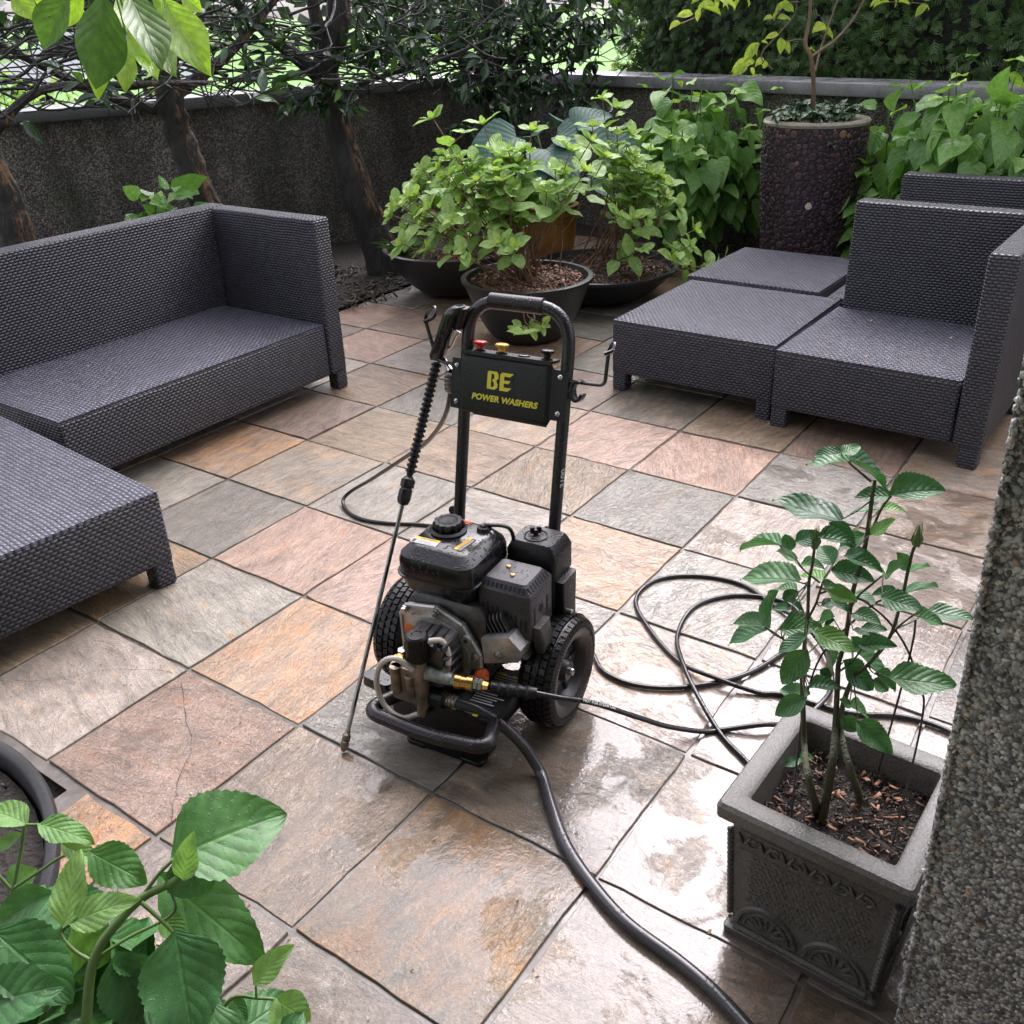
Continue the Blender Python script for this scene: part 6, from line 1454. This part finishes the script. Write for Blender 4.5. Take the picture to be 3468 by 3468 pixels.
pts += [Vector((x, y, HZ + (.012 if i == 5 else 0))) for i, (x, y) in enumerate(HB)] + [Vector((.745, 2.03, HZ + .012)), Vector((.765, 1.9, HZ + .012)), Vector((.74, 1.77, HZ + .012)), Vector((.68, 1.69, HZ + .014)), Vector((.62, 1.655, HZ))]
pts += [Vector((x, y, HZ + (.012 if i == 0 else 0))) for i, (x, y) in enumerate(HD)] + [WL(.522, .118, HZ), WL(.454, .062, .040), WL(.40, .007, .090), WL(.325, -.06, .152), WL(.268, -.108, .182), WL(.215, -.135, .198), WL(.17, -.155, .206)]
ho = MB().tube(cat(pts, 7), .0060, 10).build('pressure_hose', M_HOSE, None, smooth=80); tag(ho, 'thin black high-pressure hose looping across the slabs from pump to gun', 'hose')
# strain relief sleeve over the end at the pump
sd0, sd1 = WL(.228, -.129, .195), WL(.138, -.1675, .2088); dd = (sd0 - sd1); k = dd.length
prof = [(.007, 0)] + [x for i in range(4) for x in ((.0142, k * (.02 + .2 * i)), (.0122, k * (.10 + .2 * i)), (.0142, k * (.18 + .2 * i)), (.0155, k * (.20 + .2 * i)))] + [(.013, k * .84), (.012, k), (.007, k)]
MB().lathe(prof, 16, M=Matrix.Translation(sd1) @ dd.to_track_quat('Z', 'Y').to_matrix().to_4x4()).build('strain_relief', M_BLKPLAST, ho, smooth=40)
a_, b_ = WL(.268, -.108, .182), WL(.40, .007, .090); dd = (b_ - a_).normalized(); nn = (Vector((-.1, -.65, .75)) - dd * Vector((-.1, -.65, .75)).dot(dd)).normalized(); yy = nn.cross(dd)
c_ = WL(.335, -.052, .146)
lettering('NOT FOR STEAM USE', .0085, M_WHITEPRINT, ho, Matrix(((dd.x, yy.x, nn.x, c_.x), (dd.y, yy.y, nn.y, c_.y), (dd.z, yy.z, nn.z, c_.z), (0, 0, 0, 1))) @ Matrix.Translation((0, 0, .0063)), 'lettering', .0001, offset=.0002)
GH_ = [(.03, 1.582), (.041, 1.525), (.056, 1.432), (.077, 1.333), (.115, 1.242), (.173, 1.145), (.253, 1.062), (.304, 1.0), (.345, .934), (.392, .844), (.46, .72), (.50, .55)]
pts = [WL(.030, -.180, .1475), WL(.059, -.177, .1465), WL(.105, -.172, .140), WL(.153, -.168, .120), WL(.201, -.162, .080), WL(.232, -.16, .036), WL(.259, -.173, .0128)] + [Vector((x, y, .0125)) for x, y in GH_[2:]]
hg = MB().tube(cat(pts, 8), .0122, 14).build('garden_hose', M_GREYHOSE, None, smooth=80); tag(hg, 'thick dark garden hose running from the pump to the front edge', 'hose')
dd = (pts[1] - pts[0]); MB().lathe([(.013, -.006), (.0152, 0), (.0152, .004), (.0138, .005), (.0152, .008), (.0152, .012), (.0138, .013), (.0152, .016), (.0152, .020), (.0138, .021), (.0145, .024), (.0145, .028), (.012, .03)], 16, M=Matrix.Translation(pts[0]) @ dd.to_track_quat('Z', 'Y').to_matrix().to_4x4()).build('hose_connector', M_BRONZE, hg, smooth=30)
# ================================================================== STONE PLANTER, ROSE, PILLAR
PR = R(-38.6); PC = Vector((.533, 1.152, 0))
sp_ = thing('stone_planter', 'square cast-stone planter with moulded leaf ornament beside the pebbled pillar', 'planter', PC, PR)
b = MB(); hb, hr = .134, .157
secs = [(0, hb, hb, 0, 0, .006), (.016, hb + .001, hb + .001, 0, 0, .006), (.020, hb - .006, hb - .006, 0, 0, .006), (.03, hb - .010, hb - .010, 0, 0, .006), (.27, hb + .001, hb + .001, 0, 0, .006), (.290, hb + .002, hb + .002, 0, 0, .006), (.296, hb + .012, hb + .012, 0, 0, .006), (.304, hr - .006, hr - .006, 0, 0, .006), (.308, hr, hr, 0, 0, .008), (.332, hr + .001, hr + .001, 0, 0, .008), (.340, hr - .004, hr - .004, 0, 0, .008), (.3415, hr - .012, hr - .012, 0, 0, .008)]
inn = hr - .040
secs += [(.3415, inn + .006, inn + .006, 0, 0, .006), (.336, inn, inn, 0, 0, .006), (.24, inn - .012, inn - .012, 0, 0, .006)]
secs = [(z * .925, *r_) for z, *r_ in secs]
b.loft(secs, 3).build('body', M_STONEPOT, sp_, smooth=35)
# relief on the four sides
rel = MB(); 
def side_tf(k): return Matrix.Rotation(k * math.pi / 2, 4, 'Z')
def face(x, z, o=0.0):
    return Matrix.Diagonal((1, 1, .925, 1)) @ face0(x, z, o)
def face0(x, z, o=0.0):          # on the -y side, battered a little
    return Vector((x, -(hb - .010 + (z - .03) / .24 * .011) - o, z))
for k in range(4):
    M = side_tf(k)
    rel.tube([M @ face(-.116, .020, .002), M @ face(.116, .020, .002)], .008, 8)
    for x in (-.068, .052):
        c0 = x + .008
        for rr, th in ((.052, .0052), (.040, .0032)):
            arc = [face(c0 + rr * math.cos(a), .036 + rr * 1.18 * math.sin(a), .001) for a in np.linspace(0, math.pi, 22)]; rel.tube([M @ p for p in arc], th, 6)
        for j in range(7):
            a = R(18 + j * 24); p = [face(c0 + s_ * math.cos(a), .038 + s_ * 1.15 * math.sin(a), .0015) for s_ in (.006, .02, .036)]; rel.tube([M @ v for v in p], [.0022, .0052, .0012], 6)
    for j in range(7):                     # scrolls of the upper frieze
        x = -.112 + j * .0372
        if x > .11: break
        sp = [face(x + .016 + .014 * (1 - i / 20) * math.cos(i * .45 + j), .253 + .013 * (1 - i / 22) * math.sin(i * .45 + j), .001) for i in range(18)]; rel.tube([M @ v for v in sp], list(np.linspace(.0032, .0014, 18)), 5)
        for s_ in (-1, 1): rel.tube([M @ face(x, .245, .001), M @ face(x + s_ * .006, .258, .003), M @ face(x + s_ * .011, .270, .001)], [.0012, .0042, .0012], 6)
    rel.tube([M @ face(-.12, .231, .0005), M @ face(.12, .231, .0005)], .0022, 5); rel.tube([M @ face(-.12, .279, .0005), M @ face(.12, .279, .0005)], .0026, 5)
    q = random.Random(5)
    for r_ in range(12):                   # hammered middle field
        for c_ in range(22):
            x = -.098 + c_ * .0093 + (r_ % 2) * .0046; z = .106 + r_ * .0102
            if z < .04 + .062 * math.sqrt(max(0, 1 - ((x + .06) / .058) ** 2)) + .006 or z > .225: continue
            rel.lathe([(.0042, 0), (.0034, .0018), (0, .0024)], 6, M=M @ Matrix.Translation(face(x + q.gauss(0, .0008), z + q.gauss(0, .0008), -.0004)) @ Matrix.Rotation(R(90), 4, 'X'))
    for z in np.arange(.05, .275, .012):   # notched corners
        for s_ in (-1,): rel.box((-.0065, -.004, -.0046), (.0065, .004, .0046), .002, 1, M=M @ Matrix.Translation(face(s_ * (hb - .008 + (z - .03) * .045), z, -.001)) @ Matrix.Rotation(R(45), 4, 'Z'))
rel.build('relief_ornament', M_STONEPOT, sp_, smooth=50)
q = random.Random(6); n = 14; vs, fs = [], []
for i in range(n + 1):
    for j in range(n + 1): vs.append(((i / n - .5) * 2 * (inn - .008), (j / n - .5) * 2 * (inn - .008), .252 + q.uniform(-.006, .008) + .012 * math.sin(i * .9) * math.cos(j * .7)))
fs = [(i * (n + 1) + j, (i + 1) * (n + 1) + j, (i + 1) * (n + 1) + j + 1, i * (n + 1) + j + 1) for i in range(n) for j in range(n)]
MB().add(vs, fs).build('soil', M_SOIL, sp_); chips('bark_mulch', sp_, 190, 0, .259, M_CHIP, 7, (.004, .020), 0, 0, inn - .012, .012); chips('soil_crumbs', sp_, 900, 0, .257, simple('soil_crumb', (.03, .021, .016), .6), 8, (.004, .010), 0, 0, inn - .01, .012)

def rose():
    O = Vector((.51, 1.12, .275)); t = thing('rose_bush', 'young rose with serrated dark leaves and two buds growing in the stone planter', 'rose', O); m = MB()
    for row, r0 in zip(ROSE_CANES, (.0058, .0055, .005)):
        P = cat([p - O for p in unpack(row)], 6); P[-1].z -= .01; m.tube(P, list(np.linspace(r0 * .7, r0 * 1.3, len(P))), 8)
    m.build('cane', M_CANE, t, smooth=70); m = MB()
    for k, row in enumerate(ROSE_STEMS):
        P = cat([p - O for p in unpack(row)], 5); r0 = (.0018, .0034, .0018, .0026, .0026, .0018, .0015, .0016, .0016, .0016, .0014, .0016)[k]; m.tube(P, list(np.linspace(r0 * .8, r0 * 1.15, len(P))), 7)
    q = random.Random(12); nodes = [p - O for row in ROSE_STEMS for p in unpack(row)]
    lv = Leaves(leaf_tpl(round_ovate, 26, 2, .28, .14, .03, .04), leaf_tpl(round_ovate, 26, 2, .45, .22, .03, .04), leaf_tpl(round_ovate, 26, 2, .2, -.08, .04, .04))
    for r_ in ROSE_LEAVES:
        a, b_ = Vector(r_[:3]) - O, Vector(r_[3:6]) - O; d = b_ - a; ln = max(d.length, .02); w_ = min(.95, max(.28, r_[6] / ln)); view = (Vector((0, 0, CAM_H)) - (a + O)).normalized()
        ratio = r_[6] / ln; nr = view * min(1.0, .15 + ratio * 1.2) + Vector((0, 0, 1.0 - min(.8, ratio))) + Vector((q.gauss(0, .22), q.gauss(0, .22), .3))
        lv.add(a, d, nr, ln * 1.04, max(.62, w_)); near = min(nodes, key=lambda n_: (n_ - a).length)
        if .004 < (near - a).length < .10: m.tube([a, a.lerp(near, .5) - Vector((0, 0, .003)), near], [.0009, .001, .0013], 5)
    m.build('stem', M_CANE, t, smooth=70); lv.build('foliage', M_ROSE, t)
    for p in BUDS:
        c_ = Vector(p) - O; bud = MB().lathe([(0, -.006), (.0045, -.003), (.0065, .003), (.006, .009), (.003, .016), (.0012, .026), (0, .032)], 10, M=Matrix.Translation(c_)); 
        for k in range(5): a = k * 1.257; bud.tube([c_ + Vector((.004 * math.cos(a), .004 * math.sin(a), -.003)), c_ + Vector((.0075 * math.cos(a), .0075 * math.sin(a), .006)), c_ + Vector((.003 * math.cos(a), .003 * math.sin(a), .02 + .004 * k))], [.002, .0016, .0004], 4)
        bud.build('bud', M_GREENSTEM, t)
    labs = ('arched dark wire support stuck in the soil at the front of the planter', 'thin wire support leaning from the left of the planter soil', 'straight wire stake at the back of the planter')
    for row, lb in zip(ROSE_WIRES, labs):
        P = cat(unpack(row), 6); tag(MB().tube(P, .0017, 7).build('wire_support', M_WIRE, None, smooth=80), lb, 'plant support', 'wire supports in the planter')
rose()

# pebbled pillar: exposed-aggregate column at the right edge of the view
def pillar():
    a = YAW; p0 = Vector((.515, .822, 0)); t = thing('pebbled_pillar', 'exposed-aggregate pillar of small grey pebbles at the right edge', 'pillar', p0, a)
    H_, wx, wy = 2.7, .55, .45; m = pebbledash('pillar_aggregate', (.17, .17, .175), (.46, .455, .445), (.72, .70, .67), 170, (.8, 1.1), moss=0.0)
    def lean(z): return .030 * z
    MB().add([(0, 0, -.1), (wx, 0, -.1), (wx, wy, -.1), (0, wy, -.1), (lean(H_) * -1, lean(H_) * .2, H_), (wx, 0, H_), (wx, wy, H_), (-lean(H_), wy, H_)], [(0, 1, 5, 4), (1, 2, 6, 5), (2, 3, 7, 6), (3, 0, 4, 7), (4, 5, 6, 7), (3, 2, 1, 0)]).build('column', m, t, smooth=0)
    q = random.Random(31); bm = bmesh.new(); bmesh.ops.create_icosphere(bm, subdivisions=1, radius=1); tv = np.array([v.co for v in bm.verts]); tf = np.array([[v.index for v in f.verts] for f in bm.faces]); bm.free()
    V, F, RN = [], [], []; N = 25000; nr = np.random.default_rng(3)
    for k in range(N):
        z = q.uniform(.0, 1.62); e = q.random()
        if e < .78: x, y = -lean(z) + .27 * q.random() ** 1.0, lean(z) * .2 + .0006; nrm = 0
        elif e < .85: x, y, nrm = -lean(z) + abs(q.gauss(.0, .002)) + .0005, abs(q.gauss(.0, .002)) + .0005, 1
        else: x, y, nrm = -lean(z) + .0006, q.uniform(0, .16), 1
        s_ = abs(q.gauss(.0022, .0010)) + .0012
        sc_ = np.array([s_ * q.uniform(.8, 1.5), s_ * q.uniform(.8, 1.2), s_ * .62]); rot = np.array((Euler((R(90), 0, 0)).to_matrix() if nrm == 0 else Euler((R(90), 0, R(-90))).to_matrix()) @ Euler((q.gauss(0, .35), q.gauss(0, .35), q.uniform(0, 6))).to_matrix())
        V.append(((tv * (1 + nr.normal(0, .12, (len(tv), 1)))) * sc_) @ rot.T + np.array([x, y, z])); F.append(tf + k * len(tv)); RN += [q.random()] * len(tv)
    m, T = new_mat('pillar_pebble'); r_ = T.attr('rnd', 'Fac')
    c = T.ramp(r_, (0, (.09, .09, .095)), (.12, (.24, .24, .245)), (.30, (.40, .40, .405)), (.52, (.50, .49, .47)), (.64, (.66, .64, .60)), (.72, (.2, .185, .17)), (.84, (.46, .45, .43)), (.95, (.38, .27, .19)), (1, (.2, .2, .21)), interp='CONSTANT')
    c = T.mix(1.0, c, T.ramp(T.noise(T.obj(), 5, 4), (.35, .55), (.65, 1.1)), 'MULTIPLY')
    T.out(T.bsdf(color=c, rough=.4, normal=T.bump(T.noise(T.geo(), 300, 2), .3, .002)))
    raw_mesh('pebble_facing', np.vstack(V), np.vstack(F), m, t, None, np.array(RN), smooth=False)
pillar()

# ================================================================== FRONT-LEFT POT AND PLANT, OVERHANGING BRANCH
t = thing('round_pot', 'large round dark pot of wet soil at the near left corner', 'plant pot', (-1.335, 1.02, 0))
MB().lathe([(0, 0), (.42, 0), (.44, .02), (.535, .15), (.548, .175), (.550, .190), (.545, .196), (.530, .196), (.524, .190), (.520, .13)], 96).build('pot', granite('dark_pot', (.007, .007, .0075), (.022, .022, .022), 200, .75, .3), t, smooth=50)
MB().lathe([(0, .160), (.3, .168), (.515, .155)], 48).build('soil', M_SOIL, t); chips('bark_mulch', t, 300, .5, .164, M_DEADLEAF, 51, (.006, .022)); chips('soil_crumbs', t, 900, .5, .163, simple('pot_crumb', (.02, .015, .012), .5), 52, (.006, .016))
def front_plant():
    O = Vector((-.64, .78, 0)); t = thing('front_shrub', 'leafy green shrub with broad wet serrated leaves in the near left corner', 'shrub', O); m = MB(); q = random.Random(14)
    for k, row in enumerate(FRONT_STEMS):
        P = cat([p - O for p in unpack(row)], 6)
        if k == 0: P = [Vector((.02, -.03, 0)), P[0].lerp(Vector((.02, -.03, 0)), .5)] + P
        r0 = (.0075, .003, .003, .0026, .003, .0035, .0026, .003, .002, .0028, .0024, .005)[k]; m.tube(P, list(np.linspace(r0, r0 * .75, len(P))), 9)
    m.build('stem', M_GREENSTEM, t, smooth=70)
    def prof(t): return round_ovate(t) * (1.0 if t < .8 else 1.0)
    tp = (leaf_tpl(prof, 26, 4, .16, .10, .035, .028), leaf_tpl(prof, 26, 4, .26, .20, .03, .028), leaf_tpl(prof, 26, 4, .10, .16, .05, .028))
    la, lb = Leaves(*tp), Leaves(*tp)
    for r_ in FRONT_LEAVES:
        a, b_ = Vector(r_[:3]) - O, Vector(r_[3:6]) - O; d = b_ - a; ln = d.length; view = (Vector((0, 0, CAM_H)) - (a + O)).normalized(); w_ = r_[6] / ln
        nr = view * .8 + Vector((q.gauss(0, .2), q.gauss(0, .2), .55)); (la if r_[7] == 0 else lb).add(a, d, nr, ln * 1.03, max(.5, min(1.15, w_)), q.random() if r_[7] < 2 else q.uniform(.6, 1))
    for k in range(46):     # lower leaves filling in beneath, towards the soil
        p = Vector((q.gauss(0, .13), q.gauss(.02, .09), q.uniform(.10, .30))); la.add(p, (q.gauss(0, 1), q.gauss(.2, .8), q.gauss(-.2, .4)), (q.gauss(0, .3), q.gauss(-.2, .3), 1), q.uniform(.08, .13), .75, q.uniform(0, .5))
    la.build('foliage', M_FRONT, t); lb.build('young_leaves', M_FRONT_Y, t)
front_plant()
def overhang():
    O = Vector((-.75, 2.1, 1.62)); t = thing('overhanging_branch', 'bright big-leaved branch hanging in at the upper left', 'branch', O); m = MB(); q = random.Random(18)
    m.tube(cat([(-.9, .3, .5), (-.4, .15, .22), (0, 0, .05), (.08, -.05, -.03)], 6), list(np.linspace(.014, .005, 19)), 8)
    lv = Leaves(leaf_tpl(obovate, 14, 3, .18, .10, .03), leaf_tpl(obovate, 14, 3, .30, .2, .03))
    for r_ in MAG:
        a, b_ = Vector(r_[:3]) - O, Vector(r_[3:6]) - O; d = b_ - a; view = (Vector((0, 0, CAM_H)) - (a + O)).normalized()
        m.tube([a - d.normalized() * .02, a], .0018, 5); tip_ = Vector((.02, -.02, 0)); m.tube([a - d.normalized() * .02, (a + tip_) / 2 + Vector((0, 0, .06)), tip_], .002, 5)
        lv.add(a, d, view * 1.0 + Vector((q.gauss(0, .3), q.gauss(0, .2), .25)), d.length, max(.42, min(.72, r_[6] / d.length)), {0: q.uniform(0, .25), 1: q.uniform(.75, 1), 2: q.uniform(.3, .5)}[r_[7]])
    for k in range(26): lv.add((q.uniform(-.7, .1), q.uniform(-.1, .35), q.uniform(.12, .5)), (q.gauss(0, .6), q.gauss(-.2, .5), q.gauss(-.7, .3)), (q.gauss(0, .4), -.6, .6), q.uniform(.12, .18), .55, q.random())
    m.build('twig', M_GREENSTEM, t, smooth=70); lv.build('foliage', M_MAG, t)
overhang()

# ================================================================== UNSEEN WALL AND SLAB ADDED TO SHAPE THE LIGHT
# added out of view: they cut overhead light so wet paving mirrors open sky
t = thing('light_blocker', 'unseen wall and overhead slab added to block and shape the light', 'house', (0, -1.6, 0))
M_RENDER = granite('blocker_render', (.30, .29, .27), (.42, .41, .39), 60)
MB().box((-5, -.3, 0), (5, 0, 5.4), .01).build('wall', M_RENDER, t)
MB().box((-3.2, .003, 2.7), (2.6, 2.75, 2.92), .02).build('blocker_slab', M_RENDER, t)
